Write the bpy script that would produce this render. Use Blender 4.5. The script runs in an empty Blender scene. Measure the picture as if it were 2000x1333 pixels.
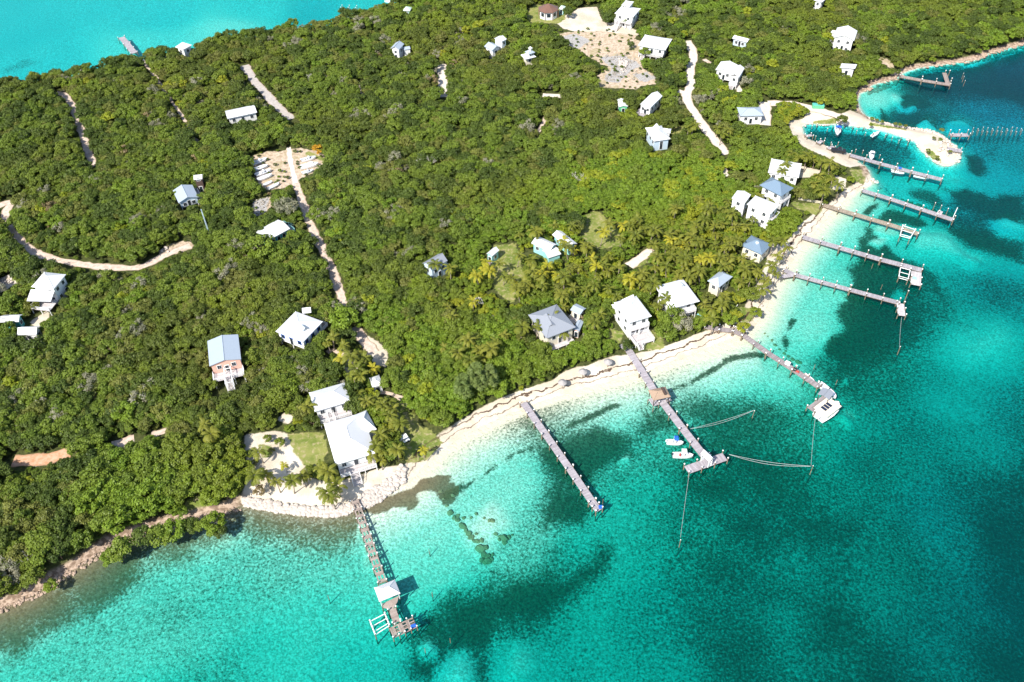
import bpy, bmesh, math, random
import numpy as np
from mathutils import Vector, Matrix

# ------------------------------------------------------------------ camera, sky, sun, exposure
scene = bpy.context.scene
COL = scene.collection
random.seed(7); RNG = np.random.default_rng(11)
CAM_H, PITCH, ROLL, FPX = 170.0, math.radians(45), math.radians(-1.7), 1700.0
_r0 = Vector((1, 0, 0)); _f = Vector((0, math.cos(PITCH), -math.sin(PITCH))); _u0 = Vector((0, math.sin(PITCH), math.cos(PITCH)))
_r = _r0 * math.cos(ROLL) + _u0 * math.sin(ROLL)
_u = -_r0 * math.sin(ROLL) + _u0 * math.cos(ROLL)
cam = bpy.data.objects.new('camera', bpy.data.cameras.new('camera')); COL.objects.link(cam)
cam.matrix_world = Matrix(((_r.x, _u.x, -_f.x, 0), (_r.y, _u.y, -_f.y, 0), (_r.z, _u.z, -_f.z, CAM_H), (0, 0, 0, 1)))
cam.data.lens = 36 * FPX / 2000; cam.data.sensor_width = 36; cam.data.clip_start = 1; cam.data.clip_end = 20000
scene.camera = cam
SUN_EL, SUN_AZ = math.radians(46), math.radians(218)      # azimuth clockwise from +Y: behind the camera, to its left
sun_dir = Vector((math.sin(SUN_AZ) * math.cos(SUN_EL), math.cos(SUN_AZ) * math.cos(SUN_EL), math.sin(SUN_EL)))
world = bpy.data.worlds.new('World'); scene.world = world; world.use_nodes = True
_nt = world.node_tree; _nt.nodes.clear()
_sky = _nt.nodes.new('ShaderNodeTexSky'); _sky.sky_type = 'NISHITA'; _sky.sun_disc = False
_sky.sun_elevation = SUN_EL; _sky.sun_rotation = SUN_AZ
_bg = _nt.nodes.new('ShaderNodeBackground'); _bg.inputs[1].default_value = 0.125
_ow = _nt.nodes.new('ShaderNodeOutputWorld')
_nt.links.new(_sky.outputs[0], _bg.inputs[0]); _nt.links.new(_bg.outputs[0], _ow.inputs[0])
sl = bpy.data.lights.new('sun', 'SUN'); sl.energy = 4.6; sl.angle = math.radians(0.5); sl.color = (1.0, 0.95, 0.86)
so = bpy.data.objects.new('sun', sl); COL.objects.link(so); so.location = sun_dir * 300
so.rotation_euler = sun_dir.to_track_quat('Z', 'Y').to_euler()
scene.view_settings.view_transform = 'Standard'; scene.view_settings.look = 'None'
scene.view_settings.exposure = 0.75; scene.view_settings.gamma = 1.0
scene.cycles.max_bounces = 5; scene.cycles.transparent_max_bounces = 8
scene.cycles.diffuse_bounces = 2; scene.cycles.glossy_bounces = 2
scene.cycles.caustics_reflective = False; scene.cycles.caustics_refractive = False

G = 1.2                                     # height of the land above the sea
def ray(px, py):
    x = (np.asarray(px, float) - 1000) / FPX; y = (666.5 - np.asarray(py, float)) / FPX
    return [x * _r[i] + y * _u[i] + _f[i] for i in range(3)]
def P(px, py, z=G):                         # survey: photo point -> map point at height z
    d = ray(px, py); t = (z - CAM_H) / d[2]
    return np.stack([d[0] * t, d[1] * t], -1)
def PL(pts, z=G):
    a = np.array(pts, float); return P(a[:, 0], a[:, 1], z)
def px_of(p):
    v = Vector((p[0], p[1], p[2] - CAM_H)); w = v.dot(_f)
    return 1000 + FPX * v.dot(_r) / w, 666.5 - FPX * v.dot(_u) / w

# ------------------------------------------------------------------ object helpers
def tag(o, label=None, cat=None, group=None, kind=None):
    if label: o['label'] = label
    if cat: o['category'] = cat
    if group: o['group'] = group
    if kind: o['kind'] = kind
    return o
def empty(name, loc, label=None, cat=None, group=None):
    o = bpy.data.objects.new(name, None); o.empty_display_size = 0.5; COL.objects.link(o); o.location = loc
    return tag(o, label, cat, group)
class MB:
    def __init__(s): s.v = []; s.f = []
    def add(s, vs, fs):
        n = len(s.v); s.v += [tuple(v) for v in vs]; s.f += [tuple(i + n for i in f) for f in fs]; return s
    def box(s, c, sz, u=(1, 0), up=None):
        ux, uy = u; x, y, z = sz[0] / 2, sz[1] / 2, sz[2] / 2; vs = []
        for dz in (-z, z):
            for a, b in ((-x, -y), (x, -y), (x, y), (-x, y)):
                vs.append((c[0] + a * ux - b * uy, c[1] + a * uy + b * ux, c[2] + dz))
        return s.add(vs, [(3, 2, 1, 0), (4, 5, 6, 7), (0, 1, 5, 4), (1, 2, 6, 5), (2, 3, 7, 6), (3, 0, 4, 7)])
    def tube(s, pts, rad, n=8, cap=True):
        pts = [Vector(p) for p in pts]; rads = rad if isinstance(rad, (list, tuple)) else [rad] * len(pts); vs = []; fs = []
        for i, p in enumerate(pts):
            d = (pts[min(i + 1, len(pts) - 1)] - pts[max(i - 1, 0)]).normalized()
            a = d.orthogonal().normalized() if abs(d.z) > .9 else d.cross(Vector((0, 0, 1))).normalized(); b = d.cross(a)
            for k in range(n):
                t = 2 * math.pi * k / n; vs.append(p + (a * math.cos(t) + b * math.sin(t)) * rads[i])
        for i in range(len(pts) - 1):
            for k in range(n): fs.append((i * n + k, i * n + (k + 1) % n, (i + 1) * n + (k + 1) % n, (i + 1) * n + k))
        if cap: fs += [tuple(range(n))[::-1], tuple((len(pts) - 1) * n + k for k in range(n))]
        return s.add(vs, fs)
    def slab(s, poly, z0, z1):
        n = len(poly); vs = [(p[0], p[1], z0) for p in poly] + [(p[0], p[1], z1) for p in poly]
        return s.add(vs, [tuple(range(n))[::-1], tuple(range(n, 2 * n))] + [(i, (i + 1) % n, n + (i + 1) % n, n + i) for i in range(n)])
    def build(s, name, mat, parent=None, loc=None, fix=True, smooth=False, bevel=0):
        me = bpy.data.meshes.new(name); me.from_pydata(s.v, [], s.f); me.update()
        if fix or bevel:
            bm = bmesh.new(); bm.from_mesh(me)
            if bevel: bmesh.ops.bevel(bm, geom=bm.edges[:], offset=bevel, segments=1, affect='EDGES', clamp_overlap=True)
            bmesh.ops.recalc_face_normals(bm, faces=bm.faces); bm.to_mesh(me); bm.free()
        if mat: me.materials.append(mat)
        if smooth: me.polygons.foreach_set('use_smooth', [True] * len(me.polygons))
        o = bpy.data.objects.new(name, me); COL.objects.link(o)
        if parent: o.parent = parent
        if loc is not None: o.location = loc
        return o
def copy_tree(o, parent=None):
    c = o.copy(); COL.objects.link(c); c.parent = parent
    for ch in o.children: copy_tree(ch, c)
    return c

# ------------------------------------------------------------------ node helpers and materials
class NT:
    def __init__(s, name):
        s.m = bpy.data.materials.new(name); s.m.use_nodes = True; s.t = s.m.node_tree; s.t.nodes.clear()
        s.out = s.t.nodes.new('ShaderNodeOutputMaterial')
    def n(s, typ, **kw):
        nd = s.t.nodes.new('ShaderNode' + typ)
        for k, v in kw.items(): setattr(nd, k, v)
        return nd
    def set(s, sock, v):
        if isinstance(v, bpy.types.NodeSocket): s.t.links.new(v, sock)
        elif isinstance(v, (tuple, list)) and len(v) == 3 and sock.type == 'RGBA': sock.default_value = (*v, 1)
        else: sock.default_value = v
    def attr(s, name, col=False):
        a = s.n('Attribute', attribute_name=name); return a.outputs['Color' if col else 'Fac']
    def pos(s): return s.n('NewGeometry').outputs['Position']
    def noise(s, scale, detail=3, rough=.55, vec=None, dist=0):
        nd = s.n('TexNoise'); s.set(nd.inputs['Vector'], vec or s.pos()); nd.inputs['Scale'].default_value = scale
        nd.inputs['Detail'].default_value = detail; nd.inputs['Roughness'].default_value = rough; nd.inputs['Distortion'].default_value = dist
        return nd.outputs['Fac']
    def math(s, op, a, b=0.0, c=None):
        nd = s.n('Math', operation=op); s.set(nd.inputs[0], a); s.set(nd.inputs[1], b)
        if c is not None: s.set(nd.inputs[2], c)
        return nd.outputs[0]
    def ramp(s, v, a, b, lo=0.0, hi=1.0):
        nd = s.n('MapRange', interpolation_type='SMOOTHSTEP'); s.set(nd.inputs[0], v)
        for i, q in enumerate((a, b, lo, hi)): s.set(nd.inputs[i + 1], q)
        return nd.outputs[0]
    def mix(s, f, a, b, blend='MIX'):
        nd = s.n('Mix', data_type='RGBA', blend_type=blend); s.set(nd.inputs[0], f); s.set(nd.inputs[6], a); s.set(nd.inputs[7], b)
        return nd.outputs[2]
    def bump(s, h, strength=.3, dist=.1):
        nd = s.n('Bump'); s.set(nd.inputs['Height'], h); nd.inputs['Strength'].default_value = strength; nd.inputs['Distance'].default_value = dist
        return nd.outputs[0]
    def bsdf(s, col, rough=.6, spec=.3, normal=None, metal=0, **kw):
        nd = s.n('BsdfPrincipled'); s.set(nd.inputs['Base Color'], col); s.set(nd.inputs['Roughness'], rough)
        nd.inputs['Specular IOR Level'].default_value = spec; nd.inputs['Metallic'].default_value = metal
        if normal: s.set(nd.inputs['Normal'], normal)
        s.t.links.new(nd.outputs[0], s.out.inputs[0]); return nd
def simple(name, col, rough=.6, spec=.3, var=.12, scale=1.2, metal=0, spot=None):
    t = NT(name); c2 = tuple(x * (1 - var) for x in col); c1 = tuple(min(x * (1 + var * .6), .92) for x in col)
    c = t.mix(t.noise(scale, 4, .65), c2, c1)
    if spot: c = t.mix(t.ramp(t.noise(scale * 2.3, 5, .7), .58, .72, 0, .75), c, spot)
    t.bsdf(c, rough, spec, metal=metal); return t.m
def roof_mat(name, col, var=.1):
    t = NT(name); c = t.mix(t.noise(.5, 5, .7), tuple(x * (1 - var) for x in col), col)
    c = t.mix(t.ramp(t.noise(2.2, 4, .7), .56, .75, 0, .35), c, tuple(x * .72 for x in col))
    a = t.attr('seam'); w = t.math('FRACT', t.math('MULTIPLY', a, 1 / .55)); ln = t.ramp(t.math('ABSOLUTE', t.math('SUBTRACT', w, .5)), .38, .5)
    c = t.mix(t.math('MULTIPLY', ln, .16), c, tuple(x * .6 for x in col))
    t.bsdf(c, .42, .4); return t.m
M = {}
M['roof_white'] = roof_mat('white_roof', (.66, .665, .675)); M['roof_grey'] = roof_mat('grey_metal_roof', (.28, .30, .34), .15)
M['roof_slate'] = roof_mat('blue_grey_roof', (.16, .23, .31), .15); M['roof_pale'] = roof_mat('pale_grey_roof', (.36, .42, .49), .1)
M['roof_brown'] = roof_mat('brown_shingle_roof', (.20, .11, .08), .3); M['roof_mint'] = roof_mat('mint_roof', (.60, .72, .62))
M['thatch'] = simple('weathered_thatch', (.36, .26, .19), .9, .1, .35, 3.5); M['thatch_grey'] = simple('grey_thatch', (.36, .34, .33), .9, .1, .35, 3.5)
M['plank_purple'] = None
M['white'] = simple('white_paint', (.78, .78, .77), .5, .3, .06); M['cream'] = simple('cream_paint', (.72, .66, .52), .6)
M['pale_blue'] = simple('pale_blue_paint', (.50, .62, .72), .6); M['teal'] = simple('teal_paint', (.10, .45, .42), .6)
M['aqua'] = simple('aqua_paint', (.30, .62, .60), .6); M['coral'] = simple('coral_paint', (.72, .42, .33), .6)
M['green'] = simple('green_paint', (.12, .45, .25), .6); M['blue'] = simple('blue_canvas', (.02, .12, .55), .6)
M['glass'] = simple('dark_window_glass', (.025, .035, .045), .12, .6, .2); M['shade'] = simple('dark_opening', (.05, .05, .05), .8)
M['solar'] = simple('solar_panel', (.02, .028, .06), .18, .6, .2)
M['wood_brown'] = simple('brown_weathered_wood', (.27, .16, .12), .8, .2, .3, 2.5); M['wood_dark'] = simple('dark_wood', (.09, .06, .05), .8, .2, .3)
M['pile'] = simple('wooden_piling', (.22, .17, .12), .85, .1, .3, 2); M['deck_red'] = simple('red_brown_deck', (.20, .07, .05), .7, .2, .2, 2)
M['concrete'] = simple('pale_concrete', (.48, .46, .42), .85, .1, .2, .8); M['gel'] = simple('white_gelcoat', (.82, .83, .84), .25, .5, .04)
M['boat_grey'] = simple('boat_floor', (.50, .52, .54), .6); M['black'] = simple('black_plastic', (.02, .02, .022), .4, .4)
M['seat_red'] = simple('red_cushion', (.40, .06, .05), .6); M['rope'] = simple('pale_rope', (.36, .40, .40), .8)
M['stone'] = simple('pale_coral_stone', (.54, .475, .42), .9, .1, .4, 1.4, spot=(.26, .20, .165)); M['reef'] = simple('algae_covered_rock', (.30, .25, .14), .9, .1, .35, 1.5, spot=(.15, .13, .07))
M['grey_stone'] = simple('grey_stone', (.30, .27, .23), .9, .1, .35, 1.2); M['ledge'] = simple('pinkish_rock_ledge', (.40, .30, .23), .9, .1, .35, 1.6, spot=(.22, .16, .12)); M['yellow'] = simple('yellow_paint', (.70, .50, .05), .5)
M['bark_pale'] = simple('pale_bare_branches', (.60, .56, .50), .9, .1, .2, 3); M['bark'] = simple('bark', (.16, .12, .09), .9, .1, .3, 2)
M['palm_bark'] = simple('palm_trunk', (.30, .25, .20), .9, .1, .3, 3); M['pink'] = simple('magenta_blossom', (.45, .05, .22), .7)
def plank_mat(name, cols):
    t = NT(name); a = t.attr('plank'); nd = t.n('ValToRGB'); t.set(nd.inputs[0], a)
    nd.color_ramp.elements[0].color = (*cols[0], 1); nd.color_ramp.elements[1].color = (*cols[1], 1)
    c = t.mix(t.ramp(t.noise(1.1, 5, .7), .35, .7, 0, .45), nd.outputs[0], cols[2])
    t.bsdf(c, .8, .15); return t.m
M['plank_grey'] = plank_mat('grey_planks', ((.30, .27, .29), (.46, .43, .46), (.24, .21, .22)))
M['plank_pale'] = plank_mat('pale_planks', ((.46, .42, .42), (.62, .58, .58), (.36, .32, .32)))
M['plank_brown'] = plank_mat('brown_planks', ((.26, .20, .175), (.43, .36, .32), (.18, .14, .12)))
M['plank_purple'] = plank_mat('purple_grey_planks', ((.24, .205, .21), (.39, .345, .35), (.17, .14, .14)))
M['plank_tan'] = plank_mat('tan_planks', ((.30, .24, .18), (.42, .35, .28), (.22, .17, .13)))
def leaf_mat(name, dark, light, patch=None, pscale=.02, trans=.25):
    t = NT(name); oi = t.n('ObjectInfo')
    c = t.mix(t.ramp(oi.outputs['Random'], .0, 1), dark, light)
    c = t.mix(t.math('MULTIPLY', t.attr('leaf'), .55), c, tuple(min(x * 1.7, .5) for x in light))
    if patch: c = t.mix(t.ramp(t.noise(pscale, 2, .5, oi.outputs['Location']), .46, .66, 0, .8), c, patch)
    df = t.n('BsdfPrincipled'); t.set(df.inputs['Base Color'], c); df.inputs['Roughness'].default_value = .5; df.inputs['Specular IOR Level'].default_value = .22
    tr = t.n('BsdfTranslucent'); t.set(tr.inputs[0], t.mix(1.0, c, (1.3, 1.25, .5), 'MULTIPLY'))
    mx = t.n('MixShader'); mx.inputs[0].default_value = trans; t.t.links.new(df.outputs[0], mx.inputs[1]); t.t.links.new(tr.outputs[0], mx.inputs[2])
    t.t.links.new(mx.outputs[0], t.out.inputs[0]); return t.m
# ------------------------------------------------------------------ terrain, shoreline and sea (surveyed outlines, photo points -> map)
COAST = [(-300,1290),(-100,1222),(0,1190),(30,1181),(75,1157),(105,1132),(150,1110),(185,1087),(215,1063),(260,1047),(300,1032),(340,1024),(380,1014),(430,1004),(462,991),(480,984),(500,988),(540,996),(580,1001),(630,1005),(670,1002),(700,991),(730,977),(765,957),(785,947),(800,941),(815,926),(830,906),(860,882),(900,853),(950,827),(990,810),(1040,792),(1080,777),(1130,762),(1180,747),(1230,734),(1280,717),(1330,699),(1380,681),(1430,661),(1465,643),(1485,620),(1497,590),(1515,560),(1535,525),(1560,490),(1590,455),(1615,425),(1645,395),(1680,371),(1707,358),
 (1702,345),(1700,333),(1688,322),(1676,315),(1686,307),(1650,296),(1625,288),(1600,278),(1580,270),(1571,260),(1567,250),(1570,242),(1600,243),(1640,244),(1680,248),(1710,252),(1740,261),(1780,273),(1795,281),(1800,292),(1810,302),(1825,316),(1840,324),(1857,323),(1870,318),(1876,300),(1870,288),(1858,278),(1846,268),(1834,258),(1812,253),(1780,250),(1755,246),(1725,239),(1700,231),(1685,222),(1679,210),(1676,196),(1680,183),(1695,176),(1702,168),(1722,162),(1748,156),(1757,149),(1766,143),(1790,134),(1830,128),(1870,123),(1900,119),(1930,106),(1960,98),(2000,86),(2040,72),(2200,50),(2600,20),
 (2700,-330),(1000,-330),(900,-70),(850,-42),(800,-15),(768,10),(748,24),(705,32),(668,34),(655,50),(600,58),(550,60),(500,71),(430,83),(380,102),(330,107),(255,122),(180,142),(100,157),(0,174),(-150,205),(-500,270)]
coast = PL(COAST, 0.0)
X0, X1, Y0, Y1, ST = -330, 380, 48, 560, 1.0
nx, ny = int((X1 - X0) / ST) + 1, int((Y1 - Y0) / ST) + 1
gx, gy = np.meshgrid(X0 + np.arange(nx) * ST, Y0 + np.arange(ny) * ST)     # [ny, nx]
def inside(px, py, poly):
    r = np.zeros(px.shape, bool); n = len(poly)
    for i in range(n):
        x1, y1 = poly[i]; x2, y2 = poly[(i + 1) % n]
        if y1 == y2: continue
        r ^= ((y1 > py) != (y2 > py)) & (px < (x2 - x1) * (py - y1) / (y2 - y1) + x1)
    return r
def seg_dist(px, py, pts, closed=False):
    d = np.full(px.shape, 1e9); n = len(pts)
    for i in range(n if closed else n - 1):
        a = pts[i]; b = pts[(i + 1) % n]; e = b - a; L = max(e @ e, 1e-9)
        t = np.clip(((px - a[0]) * e[0] + (py - a[1]) * e[1]) / L, 0, 1)
        d = np.minimum(d, np.hypot(px - a[0] - t * e[0], py - a[1] - t * e[1]))
    return d
def vnoise(x, y, s, seed):
    r = np.random.default_rng(seed).random((256, 256)); x = x / s; y = y / s
    xi = np.floor(x).astype(int); yi = np.floor(y).astype(int); fx = x - xi; fy = y - yi
    fx = fx * fx * (3 - 2 * fx); fy = fy * fy * (3 - 2 * fy); g = lambda a, b: r[b % 256, a % 256]
    return (g(xi, yi) * (1 - fx) + g(xi + 1, yi) * fx) * (1 - fy) + (g(xi, yi + 1) * (1 - fx) + g(xi + 1, yi + 1) * fx) * fy
def fbm(x, y, s, seed, o=4): return sum(vnoise(x, y, s / 2 ** k, seed + k) * .5 ** k for k in range(o)) / sum(.5 ** k for k in range(o))
sd = seg_dist(gx, gy, coast, True) * np.where(inside(gx, gy, coast), 1, -1)
sd = sd + (fbm(gx, gy, 6, 3) - .5) * 1.2
sstep = lambda x, a, b: (lambda t: t * t * (3 - 2 * t))(np.clip((x - a) / (b - a), 0, 1))
def soft_poly(pts, soft=1.0, z=0.0, rough=2.0, seed=5):                   # 0..1 field of a surveyed outline, with an uneven edge
    q = PL(pts, z); f = np.zeros(gx.shape); mg = soft + rough + 2
    i0 = max(int((q[:, 0].min() - mg - X0) / ST), 0); i1 = min(int((q[:, 0].max() + mg - X0) / ST) + 2, nx)
    j0 = max(int((q[:, 1].min() - mg - Y0) / ST), 0); j1 = min(int((q[:, 1].max() + mg - Y0) / ST) + 2, ny)
    if i1 <= i0 or j1 <= j0: return f
    a, b = gx[j0:j1, i0:i1], gy[j0:j1, i0:i1]
    s = seg_dist(a, b, q, True) * np.where(inside(a, b, q), 1, -1) + (fbm(a, b, 5, seed) - .5) * 2 * rough
    f[j0:j1, i0:i1] = sstep(s, -soft, soft); return f
def stroke(pts, half, soft=.8, z=0.0, rough=1.0, seed=9):
    q = PL(pts, z); s = half - seg_dist(gx, gy, q) + (fbm(gx, gy, 4, seed) - .5) * 2 * rough
    return sstep(s, -soft, soft)
# sea: photo x, y -> water depth (m), seagrass cover, blueness
SEA = [(-200,1350,2.3,.2,0),(50,1310,1.6,.45,0),(100,1190,1.0,.58,0),(250,1120,1.0,.55,0),(200,1260,1.5,.44,0),(300,1185,1.5,.4,0),(330,1220,1.5,.38,0),(450,1080,1.2,.48,0),(380,1110,1.3,.42,0),(150,1220,1.3,.45,0),(420,1200,1.7,.38,.05),(500,1280,2.2,.38,.1),(600,1035,.8,.6,0),(520,1025,.8,.6,0),(560,1080,1.1,.5,0),(640,1110,1.2,.4,0),(620,1200,1.8,.38,.1),(700,1310,2.5,.38,.2),(870,1310,3,.05,.3),(830,1040,.8,.25,0),(900,1190,2.6,.6,.1),(850,1110,1.3,.25,0),(800,1080,1.1,.2,0),(950,1010,.8,.2,0),(990,930,.9,.3,0),(1100,890,1.5,.75,0),(1040,1040,1.2,.52,0),(1000,1080,1.3,.45,0),(1150,870,1.9,.7,0),(1250,880,1.9,.7,0),(1200,830,1.3,.45,0),(1250,800,1.2,.35,0),(1280,980,2.8,.5,.05),(1350,1000,3.2,.55,.1),(1400,830,2.2,.72,0),(1350,790,1.4,.5,0),(1450,780,1.4,.4,0),(1500,730,1,.18,0),(1420,740,.9,.15,0),(1550,840,2.5,.55,0),(1500,780,1.6,.4,0),(1480,930,3.2,.7,.1),(1500,1020,4,.6,.2),(1300,1200,4,.6,.2),(1130,1080,2.8,.55,.1),(1100,1200,3.5,.55,.1),(1080,1290,3.5,.4,.2),(1500,1200,4.5,.6,.2),(1400,1300,4.5,.55,.2),(1700,1100,5,.72,.2),(1650,1250,5,.7,.2),(1900,1250,6.5,.82,.35),(1990,1050,6.5,.8,.4),(1990,1200,7,.86,.45),(1780,1300,6,.84,.3),(1700,900,4.8,.72,.2),(1850,850,4.5,.65,.3),(1680,700,3.4,.9,.1),(1900,660,3.6,.3,.3),(1880,760,4,.4,.3),(1980,800,4.5,.6,.4),(1850,1000,5.8,.65,.4),(1800,620,3.5,.6,.3),(1600,560,1.1,.06,0),(1580,640,1,.08,0),(1640,430,.8,.05,.05),(1700,420,1.3,.25,.2),(1770,385,2.2,.25,.5),(1900,420,3.5,.7,.8),(1990,330,3.5,.3,.8),(1830,470,2.2,.08,.3),(1900,490,2.8,.3,.4),(1960,560,4.5,.7,.5),(1660,268,4.4,.86,.75),(1600,258,4.6,.9,.85),(1750,290,3.8,.7,.7),(1800,340,2.2,.25,.5),(1900,275,3.5,.5,.9),(1950,210,4.5,.55,1),(1850,148,5,.85,1),(1780,218,3.2,.75,.9),(1715,195,.8,.1,.2),(1980,120,7,.95,1),(2100,200,7,.9,1),(2200,600,6,.7,.6),(2200,1000,7,.85,.5),(2000,1450,7,.85,.4),(1000,1450,5,.4,.3),(300,1450,3.5,.15,.2),
 (50,60,2.0,.05,.8),(-200,100,2.0,.05,.8),(300,30,1.8,.06,.8),(500,20,1.7,.06,.75),(620,15,2.4,.22,.8),(700,18,1.8,.2,.7),(250,85,1.3,0,.7),(100,110,1.8,.08,.8),(450,55,1.0,0,.6),(300,-100,2.2,.1,.9),(700,-60,3,.2,.9)]
_c = np.array(SEA); _q = P(_c[:, 0], _c[:, 1], 0.0); num = np.zeros((3,) + gx.shape); den = np.zeros(gx.shape)
for k in range(len(_c)):
    w = 1 / ((gx - _q[k, 0]) ** 2 + (gy - _q[k, 1]) ** 2 + 36) ** 2; den += w
    for i in range(3): num[i] += w * _c[k, 2 + i]
depth, grass, blue = num / den
# patches: outline, seagrass cover, softness, edge roughness (bed of the sea)
PATCH = [
 ([(1680,458),(1705,466),(1735,470),(1760,490),(1800,505),(1840,530),(1860,570),(1840,640),(1700,720),(1640,690),(1622,662),(1640,645),(1650,633),(1637,605),(1640,590),(1652,580),(1655,562),(1668,548),(1655,520),(1672,500)], .95, 2.2, 1.6),
 ([(1625,645),(1650,655),(1680,690),(1660,720),(1625,705),(1630,690),(1618,672)], .95, 1.5, 1.4),
 ([(1600,690),(1640,690),(1640,710),(1602,708)], .7, 1.5, 1.5), ([(1683,416),(1700,400),(1715,394),(1712,402),(1695,416)], .95, .7, .8),
 ([(1695,427),(1720,418),(1735,402),(1760,402),(1800,415),(1815,428),(1800,438),(1770,430),(1735,432)], .9, 1.2, 1.5), ([(1690,435),(1705,440),(1725,470),(1708,475),(1690,455)], .85, 1.2, 1.2),
 ([(1775,365),(1810,357),(1835,365),(1850,385),(1830,392),(1790,378)], .8, 2.5, 2), ([(1850,358),(1900,354),(1950,370),(2010,360),(2010,415),(1960,420),(1925,408),(1905,398),(1880,395)], .92, 3, 2.5),
 ([(1865,428),(1900,432),(1950,445),(2010,460),(2010,500),(1960,490),(1900,470),(1870,450)], .9, 3, 2.5), ([(1880,292),(1915,290),(1935,315),(1925,335),(1895,320)], .9, 2, 2),
 ([(1718,203),(1735,215),(1742,229),(1726,232)], .95, .8, .8), ([(1757,183),(1775,170),(1800,172),(1830,190),(1800,205),(1775,196),(1760,199)], .9, 1.5, 1.5), ([(1762,212),(1785,205),(1800,220),(1830,240),(1800,245),(1775,232)], .9, 1.5, 1.5),
 ([(1543,615),(1558,620),(1550,633),(1545,642),(1538,640)], .95, .5, .7), ([(1527,660),(1536,648),(1543,665),(1535,675)], .95, .5, .7), ([(1870,612),(1900,618),(1925,628),(1920,634),(1890,626)], .8, 2, .8),
 ([(1060,880),(1110,850),(1160,830),(1215,835),(1240,860),(1190,890),(1150,930),(1110,950),(1080,920)], 1.0, 3.5, 3), ([(1215,845),(1260,805),(1310,800),(1315,830),(1270,850),(1230,862)], .85, 4, 3),
 ([(1320,790),(1380,770),(1460,780),(1530,800),(1500,850),(1430,860),(1370,840)], .82, 5, 3), ([(1060,950),(1100,930),(1150,980),(1130,1010),(1070,1010)], .95, 4, 3),
 ([(860,1170),(950,1140),(1010,1130),(1060,1130),(1160,1090),(1180,1060),(1190,1100),(1120,1160),(1050,1200),(980,1210),(930,1260),(880,1260),(850,1210)], .97, 4, 3), ([(800,1240),(850,1190),(880,1240),(870,1300),(840,1330),(805,1310)], .95, 3, 3), ([(900,1290),(940,1250),(970,1280),(960,1340),(915,1340)], .95, 3, 3),
 ([(290,1195),(330,1160),(370,1165),(365,1195),(320,1225),(295,1220)], .55, 3, 2), ([(215,1225),(260,1225),(330,1240),(290,1255),(220,1245)], .45, 3, 2), ([(50,100),(75,116),(30,130),(0,138),(0,125)], .5, 3, 2), ([(110,80),(160,78),(150,90),(115,92)], .3, 3, 2),
 ([(1790,520),(1870,560),(1880,640),(1800,720),(1700,760),(1660,730),(1740,680),(1800,620)], .62, 10, 3),
 # sand windows
 ([(1850,226),(1880,222),(1905,236),(1890,246),(1860,242)], .02, 1, 1), ([(1794,230),(1812,223),(1832,240),(1815,248),(1797,242)], .05, 1, 1), ([(1740,182),(1755,180),(1763,186),(1757,194),(1770,205),(1790,195),(1800,202),(1780,210),(1762,208),(1745,196)], .1, 1, 1),
 ([(1860,340),(1890,350),(1870,360),(1850,350)], .1, 2, 2), ([(1935,418),(1970,415),(2010,430),(2010,455),(1960,448)], .1, 2, 2), ([(1720,430),(1750,437),(1770,455),(1745,462),(1710,450)], .1, 1, 1), ([(1710,463),(1735,465),(1720,478),(1700,470)], .1, .8, .8),
 ([(1770,440),(1850,450),(1890,485),(1925,508),(1900,512),(1850,490),(1790,480)], .06, 2.5, 2), ([(1748,565),(1760,550),(1775,558),(1770,570),(1752,575)], .2, 1.5, 1), ([(1640,800),(1655,795),(1672,815),(1668,824),(1650,812)], .03, .8, .7), ([(1652,730),(1660,725),(1658,737),(1651,738)], .05, .6, .4),
 ([(1212,893),(1222,886),(1228,897),(1215,898)], .1, .6, .4), ([(860,1295),(900,1275),(925,1300),(930,1345),(860,1345)], .02, 3, 2), ([(985,1285),(1010,1260),(1035,1280),(1025,1315),(985,1325)], 0, 3, 2), ([(820,1255),(835,1245),(845,1265),(830,1275)], .05, 2, 2),
 ([(1870,640),(1960,620),(2000,640),(1990,690),(1900,720),(1850,680)], .12, 9, 3), ([(1000,890),(1030,885),(1060,940),(1040,960),(985,960)], .26, 4, 2.5), ([(905,1020),(960,985),(985,1020),(950,1070),(910,1060)], .1, 3, 2),
]
grass = grass + (fbm(gx, gy, 22, 45, 4) - .5) * .75 * sstep(depth, .9, 2.2); depth = np.where(depth > 3, 3 + (depth - 3) * .72, depth)
for poly, val, soft, rg in PATCH:
    f = soft_poly(poly, soft, 0.0, rg, 21); grass = grass * (1 - f) + val * f
    if val <= .12: depth = depth * (1 - .42 * f)
brown = soft_poly([(698,992),(740,972),(790,962),(812,950),(826,930),(860,922),(885,925),(880,940),(898,945),(895,965),(880,985),(866,985),(838,962),(818,965),(822,985),(800,1002),(770,985),(735,1000),(705,1003)], .7, 0.0, 1.6, 31)
brown = np.maximum(brown, soft_poly([(500,1010),(540,1000),(600,1012),(640,1008),(690,1005),(700,1030),(640,1050),(560,1045),(510,1030)], 3, 0, 3, 33) * .55)
brown = np.maximum(brown, soft_poly([(570,1005),(610,1008),(615,1030),(590,1038),(575,1022)], 1, 0, 1.5, 34) * .8)
brown = np.maximum(brown, soft_poly([(-60,1215),(60,1165),(130,1120),(210,1065),(250,1050),(290,1060),(270,1090),(190,1120),(110,1160),(40,1210),(-60,1250)], 2.5, 0, 3, 35) * .75)
brown = np.maximum(brown, soft_poly([(290,1050),(350,1035),(440,1015),(470,1000),(500,1005),(470,1035),(400,1060),(320,1075)], 2.5, 0, 3, 36) * .6)
_off = np.maximum(-sd, 0); _left = (gx < P(700, 990, 0)[0]) & (gy < 200)
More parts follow.
